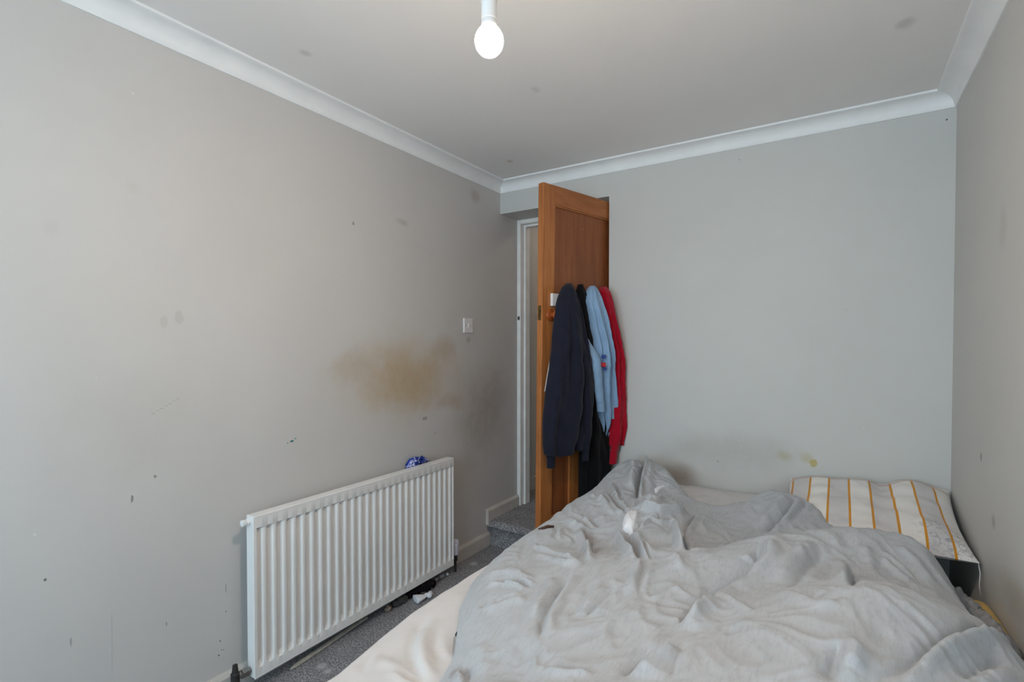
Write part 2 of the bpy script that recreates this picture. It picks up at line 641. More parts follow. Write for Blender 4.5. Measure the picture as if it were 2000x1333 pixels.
MB().box(WX0 - .03, WX1 + .03, FY - .03, FY + .08, WZ0 - .03, WZ0, .004).build('window_sill', M['gloss'], win)

# carpeted step up to the landing, with a soft rounded nose
prof = [(STEP_Y + .012, 0.0), (STEP_Y + .014, .06), (STEP_Y + .004, .115)]
for k in range(7):
    a = math.pi - k / 6 * math.pi / 2
    prof.append((STEP_Y + .03 + .035 * math.cos(a), STEP_Z - .035 + .035 * math.sin(a)))
prof += [(4.3, STEP_Z), (4.3, 0)]
ns = 15
v = []
for i in range(ns):
    x = -.9 + i * (1.74 / (ns - 1)) if False else 0.0 + i * (.842 / (ns - 1))
    for (y, z) in prof:
        wob = .004 * math.sin(i * 1.9 + z * 40) if 0.02 < z < STEP_Z - .002 else 0
        v.append((x, y + wob, z))
n = len(prof)
f = [(i * n + k, i * n + (k + 1) % n, (i + 1) * n + (k + 1) % n, (i + 1) * n + k) for i in range(ns - 1) for k in range(n)]
f += [tuple(range(n)), tuple(range((ns - 1) * n, ns * n))]
mk('trim_step', v, f, M['carpet'], kind='structure', smooth=True, angle=60, label='grey carpeted step up to the doorway')
MB().box(-.14, .0, 3.06, 4.3, 0, STEP_Z).build('floor_landing', M['carpet'], kind='structure')
MB().box(-.2, -.1, 3.06, 4.3, 0, 2.4).build('wall_landing_left', M['wall'], kind='structure')
MB().box(.9, 1.0, 3.06, 4.3, 0, 2.4).build('wall_landing_right', M['wall'], kind='structure')
MB().box(-.2, 1.0, 4.2, 4.3, 0, 2.4).build('wall_landing_end', M['wall'], kind='structure')
MB().box(-.2, 1.0, 3.06, 4.3, 2.4, 2.5).build('ceiling_landing', M['ceiling'], kind='structure')
MB().box(-.2, 1.0, 3.06, 3.10, LZ, 2.4).build('wall_landing_front', M['wall'], kind='structure')
MB().box(-.1, -.085, 3.07, 4.2, STEP_Z, STEP_Z + .1, .003).build('baseboard_landing', M['skirting'], kind='structure')


def skirting(name, y0, y1, z0, z1):
    q = [(0, z0), (.019, z0), (.019, z1 - .014), (.014, z1 - .006), (.009, z1), (0, z1)]
    v = [(x, y, z) for y in (y0, y1) for x, z in q]
    n = len(q)
    f = [(k, (k + 1) % n, n + (k + 1) % n, n + k) for k in range(n)] + [tuple(range(n)), tuple(range(n, 2 * n))]
    return mk(name, v, f, M['skirting'], kind='structure')


skirting('baseboard_left', FY, STEP_Y + .008, 0, .083)
skirting('baseboard_recess', 2.588, AY, STEP_Z - .025, STEP_Z + .075)
MB().box(ALC, RX, BY - .018, BY, 0, .083, .003).build('baseboard_back', M['skirting'], kind='structure')
MB().box(RX - .018, RX, FY, BY - .02, 0, .083, .003).build('baseboard_right', M['skirting'], kind='structure')

# coving, mitred at the corners
cp = [(0, .064), (.006, .064), (.009, .058)]
for k in range(9):
    t = k / 8 * math.pi / 2
    cp.append((.010 + .052 * (1 - math.cos(t)) , .056 - .046 * math.sin(t)))
cp += [(.064, .009), (.070, .008), (.071, 0.0), (0, 0)]


def coving(name, a, b, nrm):
    a = np.array(a, float); b = np.array(b, float); nrm = np.array(nrm, float)
    d = (b - a) / np.linalg.norm(b - a)
    v = []
    for base, sg in ((a, 1), (b, -1)):
        for o, h in cp:
            q = base + nrm * o + d * sg * o
            v.append((q[0], q[1], HC - h))
    n = len(cp)
    f = [(k, (k + 1) % n, n + (k + 1) % n, n + k) for k in range(n)] + [tuple(range(n)), tuple(range(n, 2 * n))]
    mk(name, v, f, M['coving'], kind='structure', smooth=True, angle=25)


coving('trim_1', (0, FY), (0, BY), (1, 0))
coving('trim_2', (0, BY), (RX, BY), (0, -1))
coving('trim_3', (RX, BY), (RX, FY), (-1, 0))
coving('trim_4', (RX, FY), (0, FY), (0, 1))

# door lining: jambs, head and stops
fr = MB()
fr.box(.0, .027, AY, 3.06, STEP_Z, LZ, .002)
fr.box(.027, .833, AY, 3.06, LZ - .027, LZ, .002)
fr.box(.833, .86, AY, 3.06, STEP_Z, LZ, .002)
fr = fr.build('trim_door_lining', M['gloss'], kind='structure')
st = MB()
st.box(.027, .040, AY + .045, 3.06, STEP_Z, LZ - .027, .002).box(.040, .82, AY + .045, 3.06, LZ - .040, LZ - .027, .002).box(.82, .833, AY + .045, 3.06, STEP_Z, LZ - .027, .002)
st.build('door_stop', M['gloss'], fr)
zq = at(1016, 622, 1, AY)[2]
MB().box(.006, .022, AY - .0012, AY + .02, zq - .013, zq + .013).build('strike_plate', M['steel'], fr)
MB().box(.008, .016, AY - .0022, AY, zq - .008, zq + .008).build('strike_hole', M['black'], fr)

# ------------------------------------------------------------------ wooden door
DF = np.array([.592, 2.245])
DH = np.array([.778, 2.955])
DW = float(np.linalg.norm(DH - DF))
DD = (DH - DF) / DW
DN = np.array([DD[1], -DD[0]])
DZ0, DZ1 = STEP_Z + .015, 2.078
LEAN = .024


def D(s, n, z):
    n = n + LEAN * ((z - DZ0) / (DZ1 - DZ0) - .5)
    q = DF + DD * s + DN * n
    return (q[0], q[1], z)


def door_at(px, py, n):
    """door coordinates (s, z) of the point seen at a pixel, n metres in front of the door face"""
    d = ray(px, py)
    z = CAM[2]
    for _ in range(6):
        nn = n + LEAN * ((z - DZ0) / (DZ1 - DZ0) - .5)
        o = DF + DN * nn
        t = ((o - CAM[:2]) @ DN) / (d[:2] @ DN)
        q = CAM + d * t
        z = q[2]
    return float((q[:2] - o) @ DD), float(z)


door = empty('panelled_door', (DH[0], DH[1], DZ0), 'orange-brown pine door standing ajar, with one tall panel above, narrow panels below', 'door')
T = .036
rails = dict(st=.088, top=.098)
ZL1, ZL0 = 1.50, 1.335           # lock rail
ZB = DZ0 + .2
DB = lambda s0, s1, n0, n1, z0, z1, b=.0015: MB().box(s0, s1, n0, n1, z0, z1, b, D)
DB(0, .088, -T, 0, DZ0, DZ1, .003).build('stile', M['door_stile'], door)
DB(DW - .088, DW, -T, 0, DZ0, DZ1, .003).build('stile', M['door_stile'], door)
DB(.088, DW - .088, -T, 0, DZ1 - .098, DZ1).build('rail', M['door_rail'], door)
DB(.088, DW - .088, -T, 0, ZL0, ZL1).build('rail', M['door_rail'], door)
DB(.088, DW - .088, -T, 0, DZ0, ZB).build('rail', M['door_rail'], door)
inner = DW - .176
pw = (inner - 2 * .075) / 3
for k in (0, 1):
    s0 = .088 + pw * (k + 1) + .075 * k
    DB(s0, s0 + .075, -T, 0, ZB, ZL0).build('muntin', M['door_stile'], door)
DB(.083, DW - .083, -T + .010, -.012, ZL1 - .005, DZ1 - .093, 0).build('panel', M['door_panel'], door)
for k in range(3):
    s0 = .088 + k * (pw + .075)
    DB(s0 - .005, s0 + pw + .005, -T + .010, -.012, ZB - .005, ZL0 + .005, 0).build('panel', M['door_panel'], door)
# beads round the top panel
bd = MB()
z0, z1 = ZL1, DZ1 - .098
for a in ((.088, .096, z0, z1), (DW - .096, DW - .088, z0, z1), (.096, DW - .096, z1 - .008, z1), (.096, DW - .096, z0, z0 + .008)):
    bd.box(a[0], a[1], -.012, -.003, a[2], a[3], .002, D)
bd.build('panel_bead', M['door_rail'], door)
MB().box(-.0012, .002, -T + .008, -.008, 1.388, 1.462, 0, D).build('latch_plate', M['brass'], door)
lb_ = MB().box(-.008, 0, -T + .013, -.014, 1.412, 1.437, .002, D).build('latch_bolt', M['brass'], door)
ks, kz = door_at(1072, 615, .03)
kc = np.array(D(.060, 0, kz))
nv = np.array([DN[0], DN[1], 0])
MB().lathe(kc, nv, [(0, .030), (.004, .031), (.008, .029), (.011, .020), (.014, .0135), (.026, .0125), (.030, .016), (.036, .024), (.044, .0285), (.054, .029), (.062, .025), (.067, .016), (.069, .004)], 28).build('door_knob', M['knobwood'], door, smooth=True, angle=50)
# hook rail on the door
rs0, rz1 = door_at(1078, 573, .012)
_, rz0 = door_at(1078, 598, .012)
RS0, RS1 = rs0, .64
rail = MB().box(RS0, RS1, 0, .016, rz0, rz1, .003, D).build('hook_rail', M['plastic'], door, label='white hook board fixed to the door')

# ------------------------------------------------------------------ clothes on the hooks


def garment(rows, n0, depth_fn, nf, seed, fold=.012, nphi=64):
    """rows: (py, pxL, pxR, depth); cross-sections of a hanging garment from its measured width"""
    R = []
    for py, a, b, dp in rows:
        mid = n0 + dp * .5
        sa, za = door_at(a, py, mid)
        sb, zb = door_at(b, py, mid)
        R.append(((za + zb) / 2, sa, sb, dp))
    R = np.array(R)
    o = np.argsort(R[:, 0])
    R = R[o]
    zz = R[-1, 0] - (R[-1, 0] - R[0, 0]) * np.linspace(1, 0, 90) ** 1.35
    sa = np.interp(zz, R[:, 0], R[:, 1]); sb = np.interp(zz, R[:, 0], R[:, 2]); dp = np.interp(zz, R[:, 0], R[:, 3])
    kk = np.ones(5) / 5
    pad = lambda q: np.r_[np.convolve(np.pad(q, 2, mode='edge'), kk, 'valid')[:-4], q[-4:]]
    sa, sb, dp = pad(sa), pad(sb), pad(dp)
    ztop = zz[-1]
    v = []
    for j, z in enumerate(zz):
        c, w = (sa[j] + sb[j]) / 2, (sb[j] - sa[j]) / 2
        drop = min(1, (ztop - z) / .35)
        for k in range(nphi):
            ph = 2 * math.pi * k / nphi
            e, g = math.cos(ph), math.sin(ph)
            e2 = math.copysign(abs(e) ** .8, e)
            g2 = math.copysign(abs(g) ** .75, g)
            n = n0 + dp[j] * (.5 + .5 * g2)
            if g > 0:
                fo = math.cos(nf * e * 3.1 + seed + .9 * math.sin(z * 3 + seed)) + .5 * math.cos(nf * 1.7 * e * 3.1 + 2 * seed + 1.3 * math.sin(z * 5))
                n += fold * drop * fo * abs(g) ** .5
                n += .009 * drop * float(pnoise(e * 2.5 + seed, z * 9 + 1.5 * e, 2)) + .003 * float(pnoise(e * 7 + seed, z * 30, 2))
            s = c + w * e2 + .003 * float(pnoise(z * 12, seed, 5))
            v.append(D(s, max(n, n0 - .001), z + (.006 * math.sin(5 * e + seed) if j < 4 else 0)))
    nz = len(zz)
    f = [(j * nphi + k, j * nphi + (k + 1) % nphi, (j + 1) * nphi + (k + 1) % nphi, (j + 1) * nphi + k) for j in range(nz - 1) for k in range(nphi)]
    f += [tuple(range(nphi)), tuple(range((nz - 1) * nphi, nz * nphi))]
    return v, f


def hang_tube(path, n=14, flat=.7, wob=.004, seed=0):
    """sleeve: path of (px, py, noff, radius)"""
    P, Rr = [], []
    for px, py, no, r in path:
        s, z = door_at(px, py, no)
        P.append((s, no, z)); Rr.append(r)
    P = np.array(P); Rr = np.array(Rr)
    t = np.linspace(0, 1, len(P)); tt = np.linspace(0, 1, 30)
    Q = np.stack([np.interp(tt, t, P[:, i]) for i in range(3)], 1); rr = np.interp(tt, t, Rr)
    if len(path) > 2:
        rr = rr * np.clip(.15 + tt * 5, 0, 1)
        Q[:, 1] -= .045 * np.clip(1 - tt * 4, 0, 1)
    v = []
    for i, (s, no, z) in enumerate(Q):
        for k in range(n):
            a = 2 * math.pi * k / n
            r = rr[i] + wob * float(pnoise(math.cos(a) * 1.5 + seed, z * 22 + math.sin(a), 3))
            v.append(D(s + r * math.cos(a), no + r * flat * math.sin(a), z))
    m = len(Q)
    f = [(i * n + k, i * n + (k + 1) % n, (i + 1) * n + (k + 1) % n, (i + 1) * n + k) for i in range(m - 1) for k in range(n)]
    f += [tuple(range(n)), tuple(range((m - 1) * n, m * n))]
    return v, f


def garment_thing(name, label, cat, rows, n0, nf, seed, mat, sleeves, fold=.012):
    v, f = garment(rows, n0, None, nf, seed, fold)
    top = max(v, key=lambda q: q[2]); bot = min(v, key=lambda q: q[2])
    e = empty(name, (top[0], top[1], bot[2]), label, cat)
    mk('body', v, f, mat, e, smooth=True)
    for sl, cuff in sleeves:
        v, f = hang_tube(sl, seed=seed)
        s = mk('sleeve', v, f, mat, e, smooth=True)
        if cuff:
            v, f = hang_tube(cuff, seed=seed, wob=.001)
            mk('cuff', v, f, mat, s, smooth=True, angle=60)
    return e


garment_thing('black_coat', 'long black coat hanging on the door between navy top and light blue jacket', 'coat',
              [(556, 1132, 1136, .03), (575, 1126, 1142, .05), (610, 1124, 1150, .06), (660, 1128, 1160, .07), (720, 1132, 1166, .07),
               (800, 1134, 1176, .07), (860, 1134, 1186, .07), (920, 1134, 1188, .07), (990, 1132, 1188, .07)], .020, 2.2, 1.3, M['blackcloth'], [], .008)
garment_thing('navy_sweatshirt', 'dark navy sweatshirt hanging by its neck beside the wooden door knob', 'sweatshirt',
              [(554, 1107, 1112, .03), (561, 1102, 1116, .06), (580, 1095, 1122, .085), (600, 1091, 1127, .10), (640, 1086, 1134, .11), (680, 1083, 1140, .12),
               (720, 1078, 1147, .12), (760, 1071, 1152, .12), (800, 1066, 1152, .115), (840, 1064, 1146, .11), (872, 1065, 1138, .105), (884, 1067, 1134, .10)], .030, 2.6, .4, M['navy'],
              [([(1090, 720, .10, .030), (1078, 800, .09, .034), (1075, 850, .085, .032), (1076, 893, .08, .028)], [(1076, 890, .08, .026), (1076, 914, .08, .025)]),
               ([(1134, 640, .13, .022), (1143, 720, .135, .032), (1148, 800, .13, .032), (1147, 850, .125, .027), (1144, 882, .12, .023)], [(1144, 880, .12, .021), (1143, 900, .12, .020)])])
garment_thing('light_blue_jacket', 'light blue denim jacket with small badges hanging beside the red hoodie', 'jacket',
              [(559, 1155, 1160, .03), (568, 1149, 1165, .06), (590, 1145, 1171, .09), (620, 1150, 1177, .10), (660, 1157, 1182, .11), (700, 1160, 1187, .11),
               (740, 1159, 1190, .10), (780, 1162, 1194, .09), (805, 1166, 1196, .08), (825, 1170, 1192, .06), (851, 1171, 1177, .03)], .035, 2.8, 2.2, M['ltblue'],
              [([(1160, 660, .13, .022), (1166, 720, .135, .030), (1170, 765, .13, .028), (1172, 788, .125, .024)], [(1172, 784, .125, .026), (1174, 804, .12, .026)]),
               ([(1180, 640, .10, .022), (1188, 720, .11, .026), (1194, 780, .105, .024), (1195, 800, .10, .020)], [(1195, 798, .10, .022), (1196, 818, .10, .022)])], .016)
garment_thing('red_hoodie', 'bright red hoodie hanging on the door nearest the wall', 'hoodie',
              [(561, 1176, 1183, .03), (570, 1173, 1187, .06), (600, 1176, 1192, .08), (650, 1181, 1199, .10), (690, 1185, 1206, .11), (720, 1187, 1209, .11),
               (800, 1188, 1212, .11), (850, 1187, 1211, .10), (868, 1188, 1206, .09)], .030, 2.2, 3.1, M['red'],
              [([(1202, 690, .10, .026), (1206, 760, .11, .032), (1205, 840, .11, .031), (1200, 882, .10, .028)], [(1199, 879, .10, .026), (1197, 906, .10, .026)])], .01)
jk = bpy.data.objects['light_blue_jacket']
for px, py, rr, c in ((1180, 697, .010, (52, 78, 150)), (1180, 713, .012, (196, 44, 52)), (1182, 713, .005, (236, 230, 230)), (1183, 721, .007, (60, 80, 150))):
    s, z = door_at(px, py, .158)
    MB().lathe(D(s, .158, z), (DN[0], DN[1], 0), [(-.012, rr), (.004, rr), (.006, rr * .8), (.007, .001)], 14).build('badge', plain('badge_enamel', c, .4), jk)
# hooks under the garments
for s, z in [door_at(px, py, .03) for px, py in ((1109, 566), (1134, 568), (1157, 570), (1180, 572))]:
    MB().tube([D(s, .010, rz1 - .03), D(s, .03, rz1 - .028), D(s, .042, rz1 - .012), D(s, .042, z - .02)], .004, 8).build('hook', M['steel'], rail, smooth=True)
# white cord hanging from the hook board behind the navy sweatshirt
MB().tube([D(*((lambda q: (q[0], .02, q[1]))(door_at(px, py, .02)))) for px, py in ((1090, 585), (1082, 650), (1079, 672), (1077, 690), (1073, 712), (1068, 742), (1064, 765))], .004, 8, flat=.6).build(
    'lanyard', M['plastic'], smooth=True, label='thin white lanyard hanging on the door behind navy sweatshirt', cat='lanyard')

# ------------------------------------------------------------------ light switch
c = LW(913, 636.5)
sw = empty('light_switch', (0, c[1], c[2] - .043), 'square white light switch on the left wall', 'light switch')
MB().box(0, .010, c[1] - .043, c[1] + .043, c[2] - .043, c[2] + .043, .003).build('plate', M['plastic'], sw)
MB().box(.009, .0145, c[1] - .007, c[1] + .007, c[2] - .012, c[2] + .012, .0015).build('rocker', M['plastic'], sw)
for s in (-1, 1):
    MB().lathe((.010, c[1] + s * .030, c[2]), (1, 0, 0), [(-.001, .0032), (.0006, .0032), (.0012, .0022)], 10).build('screw', M['steel'], sw)

# ------------------------------------------------------------------ pendant bulb
b = CAM + ray(955.5, 80) * 1.05
pend = empty('pendant_lamp', (b[0], b[1], b[2] - .032), 'bare glowing bulb hanging from a white lampholder', 'pendant lamp')
bm_ = NT('bulb_glow')
em = bm_.n('ShaderNodeEmission')
em.inputs[0].default_value = (1.0, .82, .65, 1)
bsep = bm_.n('ShaderNodeSeparateXYZ'); bm_.l(bm_.pos(), bsep.inputs[0])
bm_.l(bm_.maprange(bsep.outputs[2], b[2] - .004, b[2] + .011, BULB_POWER, 14.0), em.inputs[1])   # opaque LED base: little light towards the neck
bm_.l(em.outputs[0], bm_.t.nodes['Material Output'].inputs['Surface'])
rb_ = .0295
pr = [(-rb_ * math.cos(a), rb_ * math.sin(a)) for a in np.linspace(0.02, math.pi * .80, 18)]
pr = [(h * 1.08, r) for h, r in pr]
MB().lathe(b, (0, 0, 1), pr, 32).build('bulb', bm_.m, pend, smooth=True)
h0 = pr[-1][0]
MB().lathe(b, (0, 0, 1), [(h0 - .001, pr[-1][1] + .0002), (h0 + .006, .0165), (h0 + .018, .0150), (h0 + .020, .0145)], 28).build('bulb_collar', M['plastic'], pend, smooth=True)
MB().lathe(b, (0, 0, 1), [(h0 + .016, .0142), (h0 + .0165, .0158), (h0 + .019, .0162), (h0 + .052, .0158), (h0 + .054, .0170), (h0 + .062, .0170), (h0 + .066, .0140), (h0 + .086, .0120), (h0 + .098, .0060)], 28).build('lampholder', M['plastic'], pend, smooth=True, angle=40)
MB().tube([(b[0], b[1], b[2] + h0 + .095), (b[0], b[1], HC - .02)], .0035, 8).build('flex', M['plastic'], pend)
MB().lathe((b[0], b[1], HC), (0, 0, -1), [(0, .045), (.012, .045), (.022, .03), (.03, .012), (.032, .004)], 28).build('ceiling_rose', M['plastic'], pend, smooth=True, angle=40)
# unseen fill lamp added to brighten the landing, a dome under its ceiling
lm = NT('added_lamp_glow')
em2 = lm.n('ShaderNodeEmission'); em2.inputs[0].default_value = (1, .86, .72, 1); em2.inputs[1].default_value = LANDING_POWER
lm.l(em2.outputs[0], lm.t.nodes['Material Output'].inputs['Surface'])
MB().lathe((.45, 3.65, 2.385), (0, 0, -1), [(0, .098), (.02, .09), (.035, .065), (.043, .03), (.045, .002)], 28).build('added_landing_lamp', lm.m, smooth=True, kind='structure')

# ------------------------------------------------------------------ radiator
RY0, RY1, RZ0, RZ1, RXF = 1.024, 2.150, .060, .650, .100
rad = empty('radiator', (.075, (RY0 + RY1) / 2, RZ0), 'white fluted panel radiator on the left wall', 'radiator')
NF = 27
y_in0, y_in1 = RY0 + .016, RY1 - .010
pitch = (y_in1 - y_in0) / NF
ys = [RY0 + .004]
prof_y = []
for i in range(NF):
    y0 = y_in0 + i * pitch
    for t, d in ((0.0, 1), (.30, 1), (.36, .92), (.46, .12), (.52, 0), (.80, 0), (.86, .1), (.96, .92)):
        prof_y.append((y0 + t * pitch, d))
prof_y.append((y_in1, 1))
prof_y = [(RY0 + .002, 0), (y_in0 - .004, 0)] + prof_y + [(y_in1 + .004, 0), (RY1 - .002, 0)]
DEP = .0130
zs = [(RZ0 + .004, 0), (RZ0 + .036, 0), (RZ0 + .042, .25), (RZ0 + .055, .9), (RZ0 + .066, 1), (RZ0 + .2, 1), (RZ0 + .4, 1), (RZ1 - .062, 1), (RZ1 - .050, 1), (RZ1 - .047, .25), (RZ1 - .044, 0), (RZ1 - .004, 0)]
v = []
for z, e in zs:
    for y, d in prof_y:
        sunk = d if d > 0 else 0
        v.append((RXF - DEP * sunk * e - .002 * (1 if (e > .2 and y_in0 <= y <= y_in1) else 0), y, z))
nu, nv_ = len(prof_y), len(zs)
mk('front_panel', v, gridfaces(nu, nv_), M['enamel'], rad, smooth=True, angle=38)
sh = MB()
sh.box(.055, RXF - .014, RY0 + .003, RY1 - .003, RZ0 + .003, RZ1 - .003)
sh.box(.055, RXF + .0005, RY0, RY1, RZ1 - .010, RZ1, .003)
sh.box(.055, RXF + .0003, RY0, RY0 + .005, RZ0, RZ1 - .008, .002)
sh.box(.055, RXF + .0003, RY1 - .005, RY1, RZ0, RZ1 - .008, .002)
sh.box(.055, RXF + .0005, RY0, RY1, RZ0, RZ0 + .006, .002)
sh.build('shell', M['enamel'], rad)
MB().box(.002, .055, RY0 + .2, RY0 + .23, RZ0 + .05, RZ1 - .05).build('bracket', M['steel'], rad)
MB().box(.002, .055, RY1 - .23, RY1 - .2, RZ0 + .05, RZ1 - .05).build('bracket', M['steel'], rad)
MB().lathe((.072, RY0, RZ1 - .022), (0, -1, 0), [(-.004, .0125), (.008, .0125), (.009, .0105), (.014, .0105), (.0145, .012), (.026, .012), (.028, .006), (.028, .001)], 14).build('bleed_plug', M['plastic'], rad, smooth=True, angle=35)
MB().lathe((.072, RY1, RZ1 - .022), (0, 1, 0), [(-.002, .012), (.008, .012), (.010, .009), (.014, .009)], 12).build('blanking_plug', M['steel'], rad)
bv = MB()
bv.lathe((.072, RY1, RZ0 + .022), (0, 1, 0), [(0, .009), (.05, .009)], 12)
bv.lathe((.072, RY1 + .045, 0), (0, 0, 1), [(.001, .0075), (.062, .0075), (.064, .013), (.098, .013), (.1, .010)], 14)
bv.build('valve_body', M['dark_pipe'], rad, smooth=True, angle=40)
MB().lathe((.072, RY1 + .045, .098), (0, 0, 1), [(0, .0175), (.006, .0195), (.060, .0205), (.062, .0185), (.068, .0185), (.070, .020), (.080, .0165), (.083, .008), (.084, .001)], 22).build('thermostatic_head', M['lilac_plastic'], rad, smooth=True, angle=40)
zv = RZ0 + .028
lv = MB()
lv.lathe((.072, RY0, zv), (0, -1, 0), [(0, .011), (.006, .011), (.008, .017), (.032, .017), (.034, .012), (.045, .012)], 6)
lv.build('valve_nut', M['steel'], rad)
lv2 = MB()
lv2.lathe((.072, RY0 - .055, 0), (0, 0, 1), [(.001, .008), (.055, .008), (.058, .015), (.105, .015), (.108, .011), (.135, .0085), (.137, .004)], 14)
lv2.build('lockshield_valve', M['dark_pipe'], rad, smooth=True, angle=40)

# ------------------------------------------------------------------ bed
MZ = .520
MX1 = 2.13
bed = empty('double_bed', (1.5, 1.65, 0), 'double bed pushed into the back right corner of the room', 'bed')
MB().box(.93, MX1 - .02, .52, BY - .03, 0.02, .27, .02).build('bed_base', M['mattress'], bed)
MB().box(.90, MX1 - .01, .50, BY - .025, .27, MZ - .035, .03).build('mattress', M['mattress'], bed)


def seg_dist(X, Y, P):
    """distance to a polyline and position along it (0..1)"""
    P = np.array(P, float)
    L = np.r_[0, np.cumsum(np.linalg.norm(np.diff(P[:, :2], axis=0), axis=1))]
    best = np.full(X.shape, 1e9)
    tt = np.zeros(X.shape)
    for i in range(len(P) - 1):
        a, b_ = P[i, :2], P[i + 1, :2]
        d = b_ - a
        l2 = d @ d + 1e-12
        t = np.clip(((X - a[0]) * d[0] + (Y - a[1]) * d[1]) / l2, 0, 1)
        q = np.hypot(X - a[0] - t * d[0], Y - a[1] - t * d[1])
        m = q < best
        best[m] = q[m]
        tt[m] = ((L[i] + t * math.sqrt(l2)) / (L[-1] + 1e-9))[m]
    return best, tt


def crease(X, Y, P, amp, w):
    """rounded ridge (amp > 0) or sharp valley whose near lip puffs up (amp < 0)"""
    P = np.array(P, float)
    d, t = seg_dist(X, Y, P)
    taper = np.clip(np.sin(np.clip(t, .0, 1) * math.pi) * 1.6 + .10, 0, 1)
    if amp > 0:
        q = (d / w) ** 2
        return amp * taper * np.exp(-q / 1.1)
    mid = P.mean(axis=0)
    to = CAM[:2] - mid
    to = to / np.linalg.norm(to)
    tan = P[-1] - P[0]
    nrm = np.array([-tan[1], tan[0]]) / (np.linalg.norm(tan) + 1e-9)
    if nrm @ to < 0: nrm = -nrm
    # signed side of the nearest chord
    i = np.clip((t * (len(P) - 1)).astype(int), 0, len(P) - 2)
    sd_ = (X - P[i, 0]) * nrm[0] + (Y - P[i, 1]) * nrm[1]
    side_ = np.tanh(sd_ / (w * .5))
    v_ = amp * np.exp(-(d / w) * 1.5)
    lip = -amp * np.exp(-((d - 1.3 * w) / (1.0 * w)) ** 2) * (.38 + .34 * side_)
    return taper * (v_ + lip)


# fitted sheet
def sheet_left(y):
    return np.interp(y, [.5, .75, .9, 1.03, 1.28, 1.66, 2.1, 2.7], [.885, .893, .866, .852, .842, .860, .872, .875])


sheet_creases_px = [
    ([(838, 1204), (812, 1234), (802, 1265), (809, 1300), (828, 1332)], -.012, .016),
    ([(826, 1240), (818, 1268), (826, 1300), (846, 1330)], .008, .014),
    ([(854, 1228), (846, 1265), (864, 1294)], -.007, .012),
    ([(868, 1240), (866, 1268), (880, 1290)], .006, .012),
    ([(774, 1306), (795, 1320), (818, 1331)], -.009, .012),
    ([(740, 1290), (770, 1300), (800, 1322)], .007, .014),
    ([(708, 1310), (713, 1292), (732, 1275)], -.006, .012),
    ([(1335, 985), (1360, 980), (1385, 974)], .012, .02),
    ([(1345, 988), (1372, 984), (1400, 978)], -.010, .015),
]


def sheet_h(X, Y):
    h = MZ + .006 * pnoise(X * 3, Y * 3, 1) + .0025 * pnoise(X * 11, Y * 11, 4)
    h = h + .02 * np.exp(-((Y - 2.68) / .10) ** 2) * (.55 + .5 * pnoise(X * 5, Y * 2, 8))
    for P, a, w in sheet_creases_px:
        Q = [at(px, py, 2, MZ)[:2] for px, py in P]
        h = h + crease(X, Y, Q, a, w)
    return h


ny, nx = 240, 150
yv = np.r_[.4985, .4990, .4995, np.linspace(.50, BY - .012, ny - 3)]
foot = {0: .20, 1: .34, 2: .47}
v = []
side = [(.0, .0)]
for y in yv:
    xl = float(sheet_left(y)); xr = MX1
    xs = np.linspace(xl + .022, xr - .02, nx)
    hs = sheet_h(xs, np.full(nx, y))
    row = []
    wv = .006 * math.sin(y * 17) + .004 * math.sin(y * 41 + 1)
    for zz, ex in ((.20, .012), (.34, .004), (.44, .001)):
        row.append((xl + ex + wv * (MZ - zz) / .3, y, zz))
    for k in range(5):
        a = k / 5 * math.pi / 2
        row.append((xl + .022 * (1 - math.sin(a)) - 0 + 0, y, hs[0] - .022 + .022 * math.sin(a)) if False else (xl + .022 - .022 * math.cos(a), y, hs[0] - .022 + .022 * math.sin(a)))
    row += [(x, y, h) for x, h in zip(xs, hs)]
    for k in range(1, 5):
        a = k / 4 * math.pi / 2
        row.append((xr - .02 + .02 * math.sin(a), y, hs[-1] - .02 + .02 * math.cos(a)))
    row.append((xr, y, .32))
    if len(v) < 3 * len(row):      # the foot end hangs down
        zf = foot[len(v) // len(row)]
        row = [(x_, y_, min(z_, zf)) for x_, y_, z_ in row]
    v += row
nr = len(row)
mk('fitted_sheet', v, gridfaces(nr, ny), M['sheet'], smooth=True, label='cream fitted sheet stretched over the mattress under the duvet', cat='bed sheet')

# ---- duvet: a crumpled height field over the bed
ctrl_px = [
    (950, 1320, .575), (1000, 1250, .60), (1100, 1300, .635), (1300, 1320, .69), (1500, 1320, .735), (1700, 1290, .75), (1850, 1300, .715), (1950, 1300, .67),
    (960, 1190, .585), (1020, 1180, .60), (1100, 1200, .625), (1200, 1200, .645), (1350, 1205, .665), (1450, 1250, .71), (1600, 1230, .745), (1720, 1158, .768), (1850, 1188, .725), (1950, 1238, .64),
    (1200, 1290, .66), (1000, 1125, .59), (1100, 1097, .61), (1200, 1094, .63), (1340, 1080, .67), (1500, 1044, .71), (1640, 1026, .725), (1760, 1040, .71), (1815, 1070, .68),
    (1500, 1130, .675), (1640, 1110, .670), (1780, 1110, .655), (1400, 1150, .655),
    (1090, 1050, .60), (1150, 1010, .60), (1200, 960, .63), (1235, 905, .675), (1290, 932, .655), (1315, 975, .60), (1228, 1030, .62), (1190, 1065, .575), (1120, 1075, .575), (1060, 1065, .585),
    (1300, 1000, .635), (1290, 1035, .65), (1268, 1062, .635), (1330, 1055, .585), (1400, 1025, .585), (1440, 1035, .57), (1490, 985, .625), (1535, 970, .65), (1590, 992, .64), (1615, 1012, .605),
]
ctrl = [at(px, py, 2, z) for px, py, z in ctrl_px]
